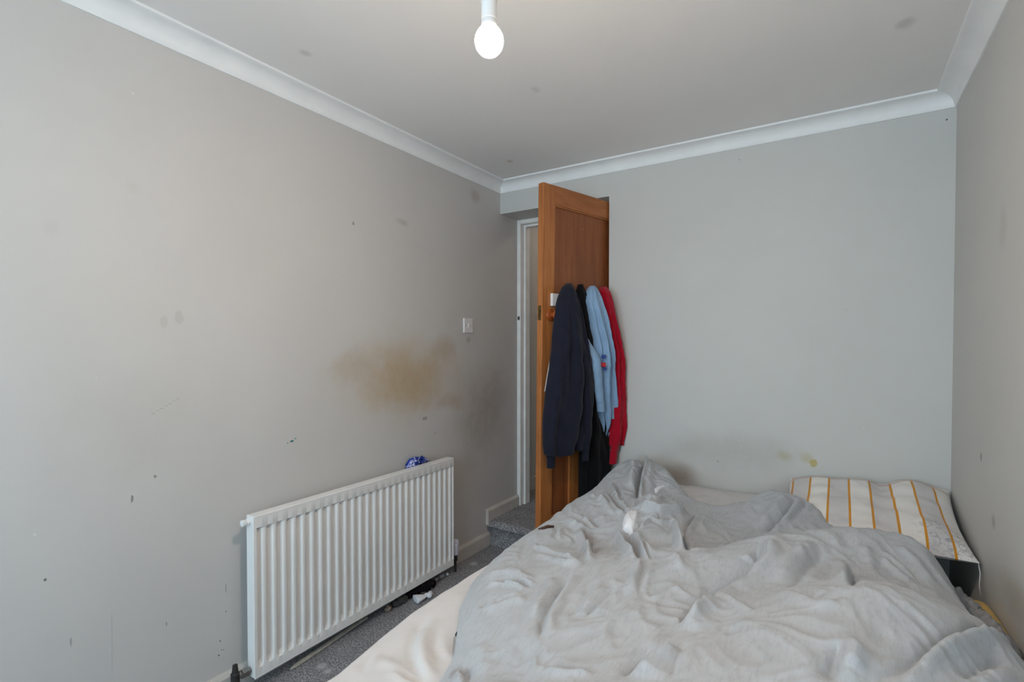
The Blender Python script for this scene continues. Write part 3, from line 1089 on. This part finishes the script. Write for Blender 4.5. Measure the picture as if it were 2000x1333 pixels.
ctrl += [np.array(q, float) for q in ((1.88, 2.03, .60), (1.70, 1.90, .59), (1.52, 1.74, .585), (1.36, 1.62, .59), (2.02, 2.06, .60), (2.18, 1.62, .60), (2.2, 1.3, .63),
                                      (2.2, .9, .66), (1.9, .7, .70), (1.5, .65, .70), (1.2, .65, .60), (.9, 1.5, .585), (.9, 1.9, .60), (.9, 2.2, .61), (.93, 2.55, .66), (1.05, 2.58, .66))]
ctrl = np.array(ctrl)


def tps(r2):
    return np.where(r2 > 1e-12, .5 * r2 * np.log(r2 + 1e-12), 0)


nC = len(ctrl)
dx = ctrl[:, None, 0] - ctrl[None, :, 0]
dy = ctrl[:, None, 1] - ctrl[None, :, 1]
A = np.zeros((nC + 3, nC + 3))
A[:nC, :nC] = tps(dx * dx + dy * dy) + np.eye(nC) * .004
A[:nC, nC] = 1; A[:nC, nC + 1] = ctrl[:, 0]; A[:nC, nC + 2] = ctrl[:, 1]
A[nC:, :nC] = A[:nC, nC:].T
sol = np.linalg.solve(A, np.r_[ctrl[:, 2], 0, 0, 0])


def duvet_base(X, Y):
    X = np.asarray(X, float); Y = np.asarray(Y, float)
    h = sol[nC] + sol[nC + 1] * X + sol[nC + 2] * Y
    for i in range(nC):
        h = h + sol[i] * tps((X - ctrl[i, 0]) ** 2 + (Y - ctrl[i, 1]) ** 2)
    return np.clip(h, MZ + .03, .80)


def hit(px, py, fn):
    """first point along a sight line that lies on the height field"""
    d = ray(px, py)
    ts = np.linspace(.6, 3.6, 900)
    Q = CAM[None, :] + d[None, :] * ts[:, None]
    below = Q[:, 2] < fn(Q[:, 0], Q[:, 1])
    i = int(np.argmax(below)) if below.any() else len(ts) - 1
    return Q[i]


duvet_creases_px = [
    ([(1112, 1127), (1076, 1178), (1059, 1211), (1054, 1252)], -.014, .017),
    ([(1085, 1130), (1056, 1175), (1040, 1212)], .009, .02),
    ([(1250, 1096), (1244, 1124), (1230, 1160)], .010, .014),
    ([(1262, 1098), (1255, 1130), (1246, 1160)], -.007, .012),
    ([(1317, 1086), (1325, 1100), (1330, 1120)], .008, .012),
    ([(1386, 1181), (1356, 1194), (1328, 1226)], -.020, .016),
    ([(1400, 1192), (1366, 1210), (1340, 1240)], .010, .022),
    ([(1296, 1265), (1252, 1292), (1216, 1322)], -.016, .02),
    ([(1322, 1272), (1290, 1296), (1262, 1330)], .006, .03),
    ([(1340, 1262), (1322, 1292), (1310, 1330)], -.005, .014),
    ([(950, 1141), (992, 1136), (1034, 1148)], -.014, .014),
    ([(945, 1128), (990, 1122), (1040, 1136)], .008, .018),
    ([(939, 1188), (961, 1175), (1014, 1157)], -.012, .012),
    ([(945, 1200), (985, 1185), (1030, 1172)], .008, .016),
    ([(1000, 1110), (1030, 1122)], -.008, .012),
    ([(1050, 1066), (1096, 1088), (1140, 1102)], -.014, .014),
    ([(1040, 1085), (1090, 1098), (1135, 1112)], .006, .016),
    ([(1084, 1097), (1110, 1104), (1150, 1098)], -.010, .010),
    ([(1160, 1062), (1148, 1082), (1150, 1100)], .012, .012),
    ([(1254, 903), (1256, 913), (1252, 930), (1247, 950), (1243, 975)], -.030, .012),
    ([(1232, 905), (1236, 930), (1230, 955)], .016, .022),
    ([(1270, 905), (1268, 935), (1262, 965)], .014, .022),
    ([(1200, 945), (1208, 965), (1218, 985)], -.009, .012),
    ([(1183, 962), (1200, 983), (1222, 1006)], -.012, .013),
    ([(1158, 966), (1180, 978), (1194, 990)], -.009, .012),
    ([(1170, 975), (1190, 998), (1200, 1010)], .007, .014),
    ([(1124, 1005), (1153, 1020), (1170, 1036)], -.011, .014),
    ([(1105, 1020), (1130, 1035), (1150, 1050)], .008, .02),
    ([(1144, 1042), (1153, 1060), (1164, 1086)], -.018, .02),
    ([(1090, 1035), (1082, 1050), (1086, 1060)], -.008, .012),
    ([(1216, 1040), (1226, 1062), (1250, 1096)], -.022, .014),
    ([(1238, 1045), (1250, 1070), (1268, 1090)], .014, .022),
    ([(1252, 1072), (1262, 1086), (1272, 1094)], -.012, .006),
    ([(1241, 996), (1261, 1002), (1288, 1010), (1324, 1009), (1340, 1003)], .020, .014),
    ([(1250, 1014), (1285, 1022), (1322, 1020)], -.014, .012),
    ([(1300, 975), (1320, 990), (1340, 1002)], -.014, .012),
    ([(1245, 1038), (1255, 1028), (1264, 1020)], -.010, .008),
    ([(1324, 1017), (1330, 1042), (1342, 1076)], -.026, .016),
    ([(1318, 1040), (1326, 1062), (1334, 1078)], .016, .012),
    ([(1362, 1008), (1348, 1022), (1332, 1044)], -.014, .012),
    ([(1380, 1010), (1372, 1030), (1376, 1050)], .006, .02),
    ([(1262, 975), (1280, 982), (1296, 972)], -.018, .012),
    ([(1268, 985), (1285, 998), (1288, 1008)], .012, .010),
    ([(1556, 976), (1526, 1014), (1494, 1042)], -.022, .018),
    ([(1534, 972), (1510, 1000), (1480, 1030)], .012, .022),
    ([(1580, 985), (1560, 1005), (1540, 1028)], -.008, .014),
    ([(1484, 1056), (1480, 1098), (1438, 1129), (1394, 1152), (1345, 1200)], -.018, .03),
    ([(1502, 1062), (1494, 1100), (1462, 1130)], .012, .02),
    ([(1596, 1068), (1556, 1093), (1510, 1142)], .014, .024),
    ([(1612, 1085), (1576, 1112), (1540, 1150)], -.010, .022),
    ([(1664, 1112), (1668, 1130), (1664, 1148)], -.014, .014),
    ([(1650, 1090), (1640, 1115), (1645, 1140)], .008, .018),
    ([(1690, 1070), (1700, 1100), (1705, 1130)], .008, .016),
    ([(1736, 1080), (1776, 1118), (1808, 1150)], -.014, .016),
    ([(1752, 1068), (1790, 1105), (1824, 1145)], .010, .018),
    ([(1720, 1095), (1752, 1125), (1786, 1148)], .009, .014),
    ([(1550, 1152), (1600, 1175), (1650, 1165)], -.008, .02),
    ([(1430, 1172), (1455, 1182), (1474, 1195)], -.009, .012),
    ([(1330, 1150), (1345, 1160), (1360, 1165)], -.006, .014),
    ([(1985, 1236), (1892, 1238), (1821, 1267), (1756, 1314), (1712, 1333)], -.013, .014),
    ([(1960, 1260), (1890, 1262), (1838, 1290), (1800, 1320)], .006, .022),
    ([(1870, 1330), (1910, 1312), (1960, 1300)], -.010, .016),
    ([(1640, 1262), (1626, 1295), (1618, 1333)], -.012, .018),
    ([(1664, 1258), (1672, 1290), (1668, 1325)], .010, .018),
    ([(1776, 1150), (1800, 1158), (1840, 1175)], .008, .018),
    ([(1160, 1140), (1130, 1180), (1110, 1210)], -.006, .02),
    ([(1205, 1150), (1170, 1180), (1140, 1210)], -.008, .016),
    ([(930, 1260), (945, 1290), (935, 1325)], .006, .02),
    ([(905, 1305), (915, 1320), (912, 1333)], -.012, .014),
    ([(1075, 1310), (1110, 1316), (1160, 1312)], -.010, .014),
]
print('creases', len(duvet_creases_px))
duvet_creases = [([hit(px, py, duvet_base)[:2] for px, py in P], a * (2.0 if P[0][1] < 1075 and P[0][0] < 1420 else 1.6), w * .9) for P, a, w in duvet_creases_px]

outline_l = [(1.17, .60), (1.14, .80), (1.10, .92), (1.045, 1.0), (.975, 1.10), (.912, 1.24), (.880, 1.38), (.878, 1.60), (.868, 1.82), (.868, 2.1), (.868, 2.35), (.875, 2.60)]
outline_t = [(.875, 2.60), (.95, 2.67), (1.06, 2.66), (1.17, 2.55), (1.25, 2.42), (1.33, 2.31), (1.43, 2.28), (1.51, 2.34), (1.58, 2.44), (1.66, 2.475), (1.75, 2.43), (1.86, 2.335), (1.94, 2.20), (2.03, 2.13), (2.125, 2.09)]
outline_r = [(2.225, .60), (2.228, 1.0), (2.222, 1.4), (2.19, 1.62), (2.155, 1.76), (2.135, 1.9), (2.135, 2.0), (2.125, 2.09)]


def resample(P, n):
    P = np.array(P, float)
    L = np.r_[0, np.cumsum(np.linalg.norm(np.diff(P, axis=0), axis=1))]
    t = np.linspace(0, L[-1], n)
    Q = np.stack([np.interp(t, L, P[:, 0]), np.interp(t, L, P[:, 1])], 1)
    for _ in range(6):
        Q[1:-1] = (Q[:-2] + 2 * Q[1:-1] + Q[2:]) / 4
    return Q


NU, NV = 330, 480
el, er = resample(outline_l, NV), resample(outline_r, NV)
et = resample(outline_t, NU)
eb = np.stack([np.linspace(el[0, 0], er[0, 0], NU), np.linspace(el[0, 1], er[0, 1], NU)], 1)
U = np.linspace(0, 1, NU)[None, :, None]
V = np.linspace(0, 1, NV)[:, None, None]
G = (1 - U) * el[:, None, :] + U * er[:, None, :] + (1 - V) * eb[None] + V * et[None] \
    - ((1 - U) * (1 - V) * el[0] + U * (1 - V) * er[0] + (1 - U) * V * el[-1] + U * V * er[-1])
# small wander of the hem
X, Y = G[..., 0], G[..., 1]
X = X + .006 * pnoise(Y * 9, X * 0 + 3, 6) * (1 - U[..., 0]) 
edge = np.concatenate([el, et, er[::-1], eb[::-1]])
dist, _ = seg_dist(X, Y, edge)


def duvet_h(X, Y):
    X = np.asarray(X, float); Y = np.asarray(Y, float)
    h = duvet_base(X, Y)
    for P, a, w in duvet_creases:
        h = h + crease(X, Y, P, a, w)
    wx = X + .05 * pnoise(X * 6, Y * 6, 11)
    wy = Y + .05 * pnoise(X * 6, Y * 6, 12)
    r1 = 1 - np.abs(pnoise(wx * 9 + wy * 4, wy * 4.5 - wx * 2, 13)) * 2
    r2 = 1 - np.abs(pnoise(wx * 20 - wy * 7, wy * 13 + wx * 6, 14)) * 2
    r3 = pnoise(wx * 34, wy * 26, 15)
    far = np.clip((Y - 1.5) / .5, 0, 1)
    mask = .6 + .6 * pnoise(X * 3.2, Y * 3.2, 16)
    return h + np.clip(mask, .15, 1.2) * ((.0085 + .003 * far) * r1 + (.0046 + .003 * far) * r2 + .0018 * r3)


H = duvet_h(X, Y)
Rr = np.where(X < 1.0, .085, .10)
q = np.clip(dist / Rr, 0, 1)
fac = np.sqrt(np.clip(1 - (1 - q) ** 2, 0, 1))
zb = MZ - .004 + .010 * (X > .93)
Z = zb + (H - zb) * fac
# the part right of the mattress sinks into the gap by the wall
Z = np.where((X > 2.13) & (q < .5), Z - .03 * (1 - q * 2), Z)
V3 = np.stack([X, Y, Z], -1).reshape(-1, 3)
# closed underside just above the sheet
duv = empty('duvet', (1.5, 1.5, MZ), 'crumpled pale grey marl duvet heaped over the whole bed', 'duvet')
mk('cover', V3, gridfaces(NU, NV), M['duvet'], duv, smooth=True)


def duvet_top(x, y):
    """height of the finished cover near a point"""
    h = duvet_h(np.array([x]), np.array([y]))[0]
    d, _ = seg_dist(np.array([x]), np.array([y]), edge)
    k = min(1, d[0] / .09)
    return MZ + (h - MZ) * math.sqrt(max(0, 1 - (1 - k) ** 2))


def patch(name, poly, mat, parent, lift=.004, bulge=.006, label=None):
    """cloth patch lying on the cover, outline measured in the photograph"""
    C0 = np.mean(np.array(poly, float), axis=0)
    P = np.array(poly + [poly[0]], float)
    L = np.r_[0, np.cumsum(np.linalg.norm(np.diff(P, axis=0), axis=1))]
    t = np.linspace(0, L[-1], 37)[:-1]
    ring = np.stack([np.interp(t, L, P[:, 0]), np.interp(t, L, P[:, 1])], 1)
    v = []; f = []
    fr_ = [0.02, .3, .6, .85, 1.0]
    for k, s in enumerate(fr_):
        for q in ring:
            w = C0 + (q - C0) * s
            g3 = hit(w[0], w[1], duvet_h)
            v.append((g3[0], g3[1], g3[2] + (lift + bulge * (1 - s * s) if s < 1 else -.012)))
    n = len(ring)
    for k in range(len(fr_) - 1):
        f += [(k * n + i, k * n + (i + 1) % n, (k + 1) * n + (i + 1) % n, (k + 1) * n + i) for i in range(n)]
    f.append(tuple(range(n)))
    return mk(name, v, f, mat, parent, smooth=True, label=label)


patch('inner_filling', [(1238, 996), (1226, 999), (1218, 1011), (1214, 1026), (1216, 1040), (1226, 1047), (1236, 1046), (1241, 1032), (1245, 1012), (1246, 998)], M['white_fill'], duv, .004, .012, 'white filling showing through the opening of the cover')
patch('care_label', [(1277, 957), (1286, 951), (1298, 948), (1299, 951), (1289, 957), (1281, 966), (1278, 963)], M['white_fill'], duv, .004, .002, 'small white sewn-in label')

# ------------------------------------------------------------------ pillow
def pillow():
    nu_, nv2 = 90, 80
    x0, x1, y0, y1 = 1.665, 2.242, 2.165, 2.735
    v = []; uv = []
    for side_ in (1, -1):
        for j in range(nv2):
            for i in range(nu_):
                a, b2 = i / (nu_ - 1), j / (nv2 - 1)
                ea = 1 - abs(2 * a - 1) ** 3.2
                eb2 = 1 - abs(2 * b2 - 1) ** 3.2
                th = (max(ea, 0) * max(eb2, 0)) ** .5
                # corners pinched
                pin = .018 * (abs(2 * a - 1) ** 4) * (1 - abs(2 * b2 - 1) ** 2) + 0
                x = x0 + (x1 - x0) * a
                y = y0 + (y1 - y0) * b2
                x -= .012 * (2 * a - 1) * (1 - abs(2 * b2 - 1) ** 2) * (abs(2 * a - 1) ** 3)
                y -= .012 * (2 * b2 - 1) * (1 - abs(2 * a - 1) ** 2) * (abs(2 * b2 - 1) ** 3)
                mid = .568 + .062 * b2 ** 1.6 + .034 * a * b2 ** 2
                dent = -.030 * math.exp(-((a - .60) / .07) ** 2) * b2 ** 1.2
                if side_ == 1:
                    up = .062 * th + dent * th + .022 * math.exp(-((a - .78) / .13) ** 2) * th + .012 * float(pnoise(a * 6, b2 * 5, 21)) * th + .004 * float(pnoise(a * 16, b2 * 9, 22)) * th
                    z = mid + up
                else:
                    z = mid - .035 * th
                v.append((x, y, max(z, MZ + .012)))
                uv.append((a, b2))
    f = gridfaces(nu_, nv2)
    m = nu_ * nv2
    f2 = [tuple(i + m for i in g_) for g_ in f]
    return v, f + f2, uv


def pillow_mat():
    m = NT('striped_pillowcase')
    u = m.n('ShaderNodeUVMap').outputs[0]
    sep = m.n('ShaderNodeSeparateXYZ'); m.l(u, sep.inputs[0])
    p = m.obj()
    x = sep.outputs[0]; y = sep.outputs[1]
    ph = m.math('ADD', m.math('MULTIPLY', x, 8.0), .30)
    fr = m.math('FRACT', ph)
    band = m.math('FRACT', m.math('MULTIPLY', m.math('ADD', ph, .5), .5))
    col = m.mix(m.maprange(band, .49, .51, 0, .75), lin((232, 228, 224)), lin((204, 201, 203)))
    blot = m.noise(p, 9, 5, .65, .8)
    col = m.mix(m.maprange(blot.outputs['Fac'], .58, .70, 0, .3), col, lin((182, 180, 188)))
    # bluish smear near the front right corner
    d = m.n('ShaderNodeVectorMath', operation='DISTANCE'); m.l(u, d.inputs[0]); d.inputs[1].default_value = (.92, .12, 0)
    sm = m.math('MULTIPLY', m.maprange(d.outputs['Value'], .26, .05, 0, 1), m.maprange(m.noise(p, 40, 4, .7, 1.5).outputs['Fac'], .48, .62, 0, .7))
    col = m.mix(sm, col, lin((140, 140, 156)))
    line = m.maprange(m.math('ABSOLUTE', m.math('SUBTRACT', fr, .5)), .045, .065, 1, 0)
    line = m.math('MULTIPLY', line, m.maprange(y, .86, .88, 1, .45))
    col = m.mix(line, col, lin((212, 146, 50)))
    wob = m.math('ADD', y, m.math('MULTIPLY', m.math('SUBTRACT', m.noise(p, 7, 2).outputs['Fac'], .5), .09))
    l2 = m.maprange(m.math('ABSOLUTE', m.math('SUBTRACT', wob, .88)), .006, .010, 1, 0)
    l3 = m.maprange(m.math('ABSOLUTE', m.math('SUBTRACT', wob, .915)), .006, .010, 1, 0)
    col = m.mix(m.math('MULTIPLY', m.math('ADD', l2, l3, True), .7), col, lin((190, 140, 104)))
    m.bump(m.noise(p, 900, 2).outputs['Fac'], .15, .001)
    m.b.inputs['Sheen Weight'].default_value = .1
    return m.fin(col, .9, .15)


v, f, uv = pillow()
pil = empty('pillow', (1.95, 2.45, MZ + .01), 'white pillow with thin orange stripes in the corner by the wall', 'pillow')
mk('pillowcase', v, f, pillow_mat(), pil, smooth=True, uv=uv)
q = (2.238, 2.172, .565)
MB().tube([q, (2.240, 2.158, .54), (2.237, 2.150, .50), (2.241, 2.148, .47)], .0013, 6).build('loose_thread', M['white_fill'], pil, smooth=True)

# ------------------------------------------------------------------ cloths in the gap by the right wall


def crumple(name, path, rads, mat, label, cat, seed, amp=.4, n=26, m=40, floor=None, parent=None, fx=5.0):
    path = np.array(path, float)
    t = np.linspace(0, 1, len(path)); tt = np.linspace(0, 1, m)
    P = np.stack([np.interp(tt, t, path[:, i]) for i in range(3)], 1)
    for _ in range(3): P[1:-1] = (P[:-2] + 2 * P[1:-1] + P[2:]) / 4
    rr = np.interp(tt, np.linspace(0, 1, len(rads)), rads)
    v = []
    d = P[-1] - P[0]
    d /= np.linalg.norm(d)
    a = np.cross(d, [0, 0, 1.0]); a /= np.linalg.norm(a)
    b2 = np.cross(a, d)
    for i in range(m):
        endr = math.sqrt(max(.02, 1 - (abs(2 * tt[i] - 1)) ** 6))
        for k in range(n):
            th = 2 * math.pi * k / n
            c_, s_ = math.cos(th), math.sin(th)
            nz = float(pnoise(c_ * 1.7 + seed, s_ * 1.7 + tt[i] * fx, 31)) + .5 * float(pnoise(c_ * 4 + seed, s_ * 4 + tt[i] * fx * 2.5, 32))
            r = rr[i] * endr * (1 + amp * nz)
            w = P[i] + a * c_ * r + b2 * s_ * r
            if floor is not None: w[2] = max(w[2], floor)
            v.append(w)
    f = [(i * n + k, i * n + (k + 1) % n, (i + 1) * n + (k + 1) % n, (i + 1) * n + k) for i in range(m - 1) for k in range(n)]
    f += [tuple(range(n)), tuple(range((m - 1) * n, m * n))]
    return mk(name, v, f, mat, parent, smooth=True, label=label, cat=cat)


crumple('grey_cloth', [(2.135, 2.08, .50), (2.150, 1.98, .500), (2.165, 1.88, .505), (2.185, 1.78, .512), (2.20, 1.68, .512), (2.205, 1.58, .505)], [.022, .034, .036, .034, .032, .03], M['greycloth'],
        'crumpled grey cloth tucked along the right wall beside the duvet', 'cloth', 2.2, .55, 40, 90, None, None, 18)
crumple('yellow_cloth', [(2.222, 2.12, .455), (2.222, 2.03, .470), (2.222, 1.93, .478), (2.224, 1.84, .478), (2.226, 1.76, .47)], [.020, .024, .025, .024, .02], M['yellow'],
        'mustard yellow cloth wedged between bed and right wall', 'cloth', 4.2, .15, 24, 40, None, None, 4)

# ------------------------------------------------------------------ odds and ends
crumple('blue_sock', [(.030, 1.86, .648), (.034, 1.91, .664), (.034, 1.96, .662), (.030, 2.03, .650)], [.020, .024, .020, .010],
        (lambda: (lambda m: m.fin(m.ramp(m.noise(m.obj(), 26, 2, .5, 1.2).outputs['Fac'], [(.35, lin((24, 34, 96))), (.52, lin((58, 82, 170))), (.60, lin((220, 216, 232))), (.66, lin((70, 92, 176)))]), .9, .1))(NT('blue_white_knit')))(),
        'crumpled blue and white sock stuffed behind the radiator top', 'sock', 1.2, .5, 22, 40)
MB().box(.002, .05, 1.83, 2.06, .600, .632).build('bracket', M['steel'], rad)

p0 = at(568, 1305, 2, .012); p1 = at(716, 1203, 2, .02)
ws = MB()
dv = (p1 - p0) / np.linalg.norm(p1 - p0)
sd = np.array([-dv[1], dv[0], 0])
ring = []
for q_, wv2, hh in ((p0, .003, .006), (p0 + dv * .03, .007, .008), (p0 + dv * .15, .0075, .008), (p1, .007, .008)):
    for s_, h_ in ((-1, 0), (1, 0), (1, 1), (-1, 1)):
        c_ = q_ + sd * wv2 * s_
        ring.append((c_[0], c_[1], .004 + hh * h_ + (.004 if q_ is p1 else 0)))
fc = []
for i in range(3):
    for k in range(4):
        fc.append((i * 4 + k, i * 4 + (k + 1) % 4, (i + 1) * 4 + (k + 1) % 4, (i + 1) * 4 + k))
fc += [(0, 1, 2, 3), (12, 13, 14, 15)]
mk('wooden_strip', ring, fc, plain('bare_painted_wood', (205, 197, 185), .6, .12, 30), label='long thin pale wooden strip on the carpet under the radiator', cat='wood strip')

sockm = NT('black_patterned_knit')
dots = sockm.noise(sockm.obj(), 60, 1, .4)
sockm.fin(sockm.mix(sockm.maprange(dots.outputs['Fac'], .68, .71, 0, 1), lin((26, 22, 26)), lin((196, 176, 176))), .92, .1)
P_ = lambda px, py, z: at(px, py, 2, z)
crumple('black_sock', [P_(792, 1165, .02), P_(815, 1152, .024), P_(838, 1144, .022), P_(850, 1136, .02)], [.020, .026, .024, .018], sockm.m, 'black patterned sock lying on the carpet under the radiator', 'sock', 6.1, .4, 22, 40, .003)
crumple('dark_green_rag', [P_(768, 1183, .015), P_(782, 1175, .018), P_(796, 1167, .016)], [.014, .018, .014], fabric('dark_green_cloth', (70, 74, 70), var=.25), 'small dark green rag on the carpet beside the black sock', 'rag', 8.3, .45, 18, 26, .003)
crumple('brown_paper_scrap', [P_(752, 1193, .010), P_(757, 1190, .012), P_(763, 1185, .012)], [.008, .016, .010], plain('brown_paper', (150, 132, 120), .8, .2, 60), 'torn brown paper scrap on the carpet under the radiator', 'paper scrap', 3.3, .6, 14, 20, .002)
# crumpled white wrapper: fan-shaped end and a twisted tail
wc = P_(816, 1172, .012); wt = P_(838, 1164, .012)
wdir = (wt - wc); wl = np.linalg.norm(wdir); wdir /= wl
wr = empty('crumpled_wrapper', (wc[0], wc[1], .001), 'crumpled white wrapper with a twisted end on the carpet by the bed', 'wrapper')
vv = []; n_ = 20
for h_, r_ in ((-.012, .029), (-.010, .032), (.006, .029), (.028, .020), (.045, .011), (.055, .008)):
    for k in range(n_):
        th = 2 * math.pi * k / n_
        s_ = np.array([-wdir[1], wdir[0], 0])
        q_ = wc + wdir * h_ + s_ * r_ * math.cos(th) * (1 + .08 * math.sin(3 * th))
        vv.append((q_[0], q_[1], max(.003, .016 + r_ * .55 * math.sin(th))))
ff = [(i * n_ + k, i * n_ + (k + 1) % n_, (i + 1) * n_ + (k + 1) % n_, (i + 1) * n_ + k) for i in range(5) for k in range(n_)]
ff += [tuple(range(n_)), tuple(range(5 * n_, 6 * n_))]
mk('fan_end', vv, ff, M['white_fill'], wr, smooth=True, angle=40)
e0 = wc + wdir * .050; e1 = wc + wdir * .082
tw = MB()
for k, (o_, r_) in enumerate(((0, .011), (.012, .015), (.024, .013))):
    tw.lathe(e0 + wdir * o_ + np.array([-wdir[1], wdir[0], 0]) * .006 * (-1) ** k + np.array([0, 0, .004]), wdir + np.array([.2 * (-1) ** k, .1, .2]), [(-r_, .002), (-r_ * .7, r_ * .7), (0, r_), (r_ * .7, r_ * .7), (r_, .002)], 12)
tw.build('twisted_end', M['white_fill'], wr, smooth=True)
# small grey tube with dark bands
ta = P_(848, 1135, .012); tb = P_(866, 1124, .012)
td = tb - ta; tl = np.linalg.norm(td)
tu = empty('small_tube', (ta[0], ta[1], .002), 'small grey tube with black bands lying under the radiator end', 'tube')
MB().lathe(ta, td, [(0, .009), (.001, .0105), (tl * .99, .0105), (tl, .009)], 18).build('barrel', plain('grey_tube_plastic', (176, 174, 176), .4), tu, smooth=True, angle=40)
for k in (.28, .42):
    MB().lathe(ta + td * k, td, [(0, .0108), (.0005, .0112), (tl * .05, .0112), (tl * .05 + .0005, .0108)], 18).build('band', M['black'], tu)
crumple('white_scrap', [P_(871, 1124, .005), P_(874, 1122, .006), P_(876, 1121, .005)], [.005, .008, .005], M['white_fill'], 'tiny white scrap on the carpet past the grey tube', 'scrap', 9.2, .4, 10, 12, .001)

# on the bed
h_ = hit(893, 1249, lambda x, y: np.full(np.shape(x), MZ + .006))
cl = MB()
cl.lathe((h_[0], h_[1], MZ + .009), (-.25, .6, .25), [(-.022, .001), (-.018, .005), (-.005, .008), (.008, .007), (.020, .003), (.024, .001)], 12)
cl.build('black_clip', M['black'], smooth=True, label='small black clip on the cream sheet at the duvet edge', cat='clip')
q1 = at(1058, 1033, 2, .60); q2 = at(1081, 1029, 2, .60)
stk = MB()
stk.tube([q1 + np.array([-.012, -.004, -.002]), q1, (q1 + q2) / 2 + np.array([0, 0, .003]), q2], [.0025, .005, .006, .004], 8)
stk.build('brown_stick', plain('dark_brown_wood', (74, 46, 36), .5, .2, 60), smooth=True, label='short dark brown stick on the duvet edge by the door', cat='stick')
